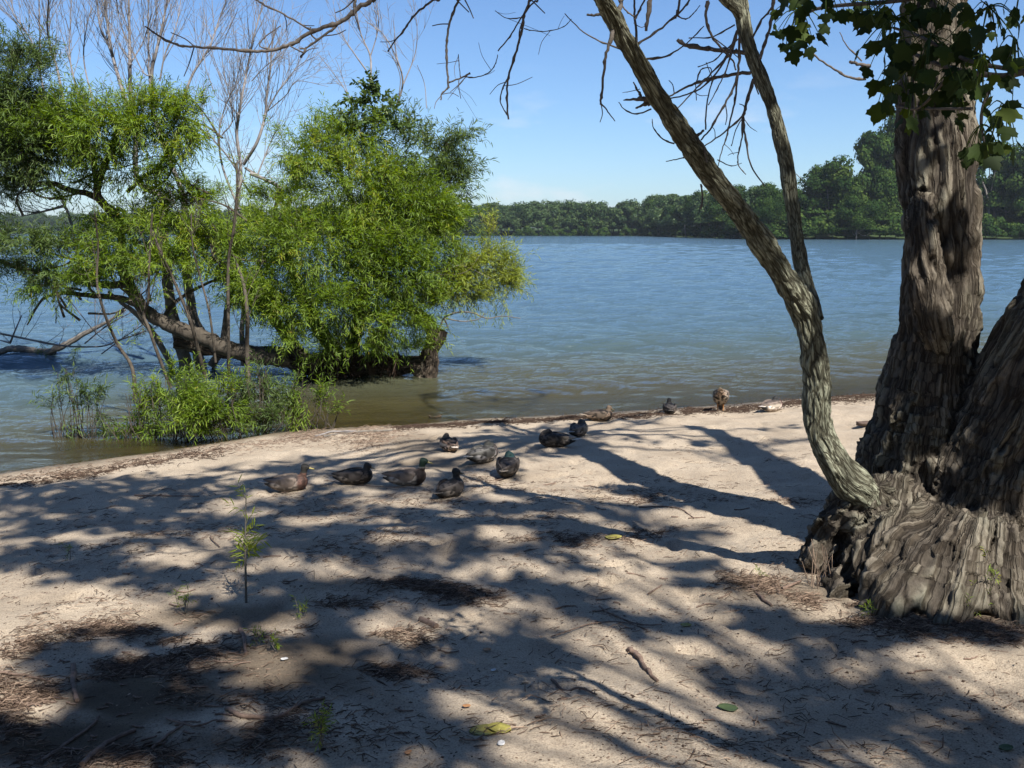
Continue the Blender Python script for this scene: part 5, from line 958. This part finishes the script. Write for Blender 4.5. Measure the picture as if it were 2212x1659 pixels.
M_yl = plain('yellow_leaf', (.26,.23,.05), .6); M_gl = plain('green_leaf', (.055,.085,.03), .7); M_bl = plain('brown_leaf', (.09,.06,.045), .7); M_or = plain('orange_chip', (.34,.17,.07), .6); M_wh = plain('white_scrap', (.5,.49,.47), .5); M_st = plain('pebble_stone', (.36,.28,.22), .8)
def leaf(lab, x, y, L_, m_, ang, name='fallen_leaf', cat='leaf', wide=.35, curl=.15):
    p = G(x, y)+np.array([0,0,.006]); t = np.linspace(0,1,9); up_ = np.sqrt(np.maximum(0, np.sin(math.pi*t**.8)))*wide
    v = []; 
    for s in (-1,-.5,0,.5,1):
        for k, tt in enumerate(t): v.append((tt-.5, s*up_[k], curl*s*s*.5+curl*.6*(tt-.5)**2+.02*math.sin(7*tt+3*s)))
    v = np.array(v)*L_; c_, s_ = math.cos(ang), math.sin(ang); v = np.stack([v[:,0]*c_-v[:,1]*s_, v[:,0]*s_+v[:,1]*c_, v[:,2]], 1)
    f = [(a*9+k, a*9+k+1, a*9+10+k, a*9+9+k) for a in range(4) for k in range(8)]
    o_ = mk(name, v, f, m_, None, None, True); so_ = o_.modifiers.new('thick', 'SOLIDIFY'); so_.thickness = .0012; o_.location = p; return tag(o_, lab, cat)
leaf('yellow-green curled leaf beside the dark twigs in mid beach', 1325,1156,.11,M_yl,.2); leaf('large yellow leaf at the bottom center', 1048,1583,.11,M_yl,.1); leaf('yellow leaf overlapping the large one', 1078,1577,.09,M_yl,2.8)
leaf('green leaf lying on the right foreground sand', 1572,1518,.075,M_gl,2.9); leaf('thin yellow leaf on the right shaded sand', 1482,1343,.05,M_yl,0); leaf('small green leaf near the bottom right corner', 2173,1625,.05,M_gl,.3); leaf('dark curled leaf on the far sand before the thick trunk', 1866,921,.17,M_bl,.1,curl=.5)
leaf('dark wet leaf in the wrack at the waterline', 940,905,.16,M_bl,.1,curl=.4)
leaf('orange bark chip on the sand near the bottom', 1008,1535,.030,M_or,.1,'bark_chip','bark chip'); leaf('orange bark chip at the very bottom edge', 882,1645,.028,M_or,.8,'bark_chip','bark chip'); leaf('orange bark chip above the middle foreground', 1052,1397,.035,M_or,.1,'bark_chip','bark chip')
leaf('small white scrap on the sunny foreground sand', 1066,1440,.025,M_wh,.6,'scrap','scrap'); leaf('small white scrap at the bottom below the yellow leaves', 1083,1620,.035,M_wh,1.4,'scrap','scrap'); leaf('tiny pale scrap on the dark soil at lower left', 615,1440,.03,M_wh,.2,'scrap','scrap')
def pebble(lab, x, y, r):
    p = G(x, y); bm_t = MB(); th = np.linspace(0, 2*math.pi, 12, endpoint=False); V_ = []
    for ph in np.linspace(-1.5,1.5,7): V_.append(np.stack([np.cos(th)*math.cos(ph), np.sin(th)*math.cos(ph)*.8, np.full(12, math.sin(ph)*.6)], 1))
    v = np.concatenate(V_)*r; v *= (1+.35*(fbm(v/r*1.3+x, 2, 3)-.5))[:,None]; i = np.arange(6)[:,None]*12; j = np.arange(12)[None]; f = np.stack([i+j, i+(j+1) % 12, i+12+(j+1) % 12, i+12+j], -1).reshape(-1,4)
    o_ = mk('pebble', v, f, M_st, None, None, True); o_.location = p+np.array([0,0,r*.3]); tag(o_, lab, 'pebble')
pebble('knobbly tan pebble beside the bark shreds', 950,1427,.022); pebble('small round pebble by the short branch stub', 968,1358,.012); pebble('orange-brown pebble in the sunny center sand', 1165,1362,.010)

# ------------------------------------------------------------------ haze
m, nt, N, L = mat('haze_air'); vp = N('ShaderNodeVolumePrincipled', i_Density=.00013, i_Anisotropy=.2); vp.inputs['Color'].default_value = (.80,.90,1,1)
o = N('ShaderNodeOutputMaterial'); L(vp.outputs[0], o.inputs['Volume'])
x0, x1, y0, y1, z0, z1 = -2600, 2600, -450, 2700, -6, 60
hv = [(x, y, z) for z in (z0, z1) for y in (y0, y1) for x in (x0, x1)]
tag(mk('haze', hv, [(0,2,3,1),(4,5,7,6),(0,1,5,4),(2,6,7,3),(0,4,6,2),(1,3,7,5)], m), 'thin pale blue summer haze over the lake', 'haze', None, 'stuff')
sc.cycles.volume_bounces = 0
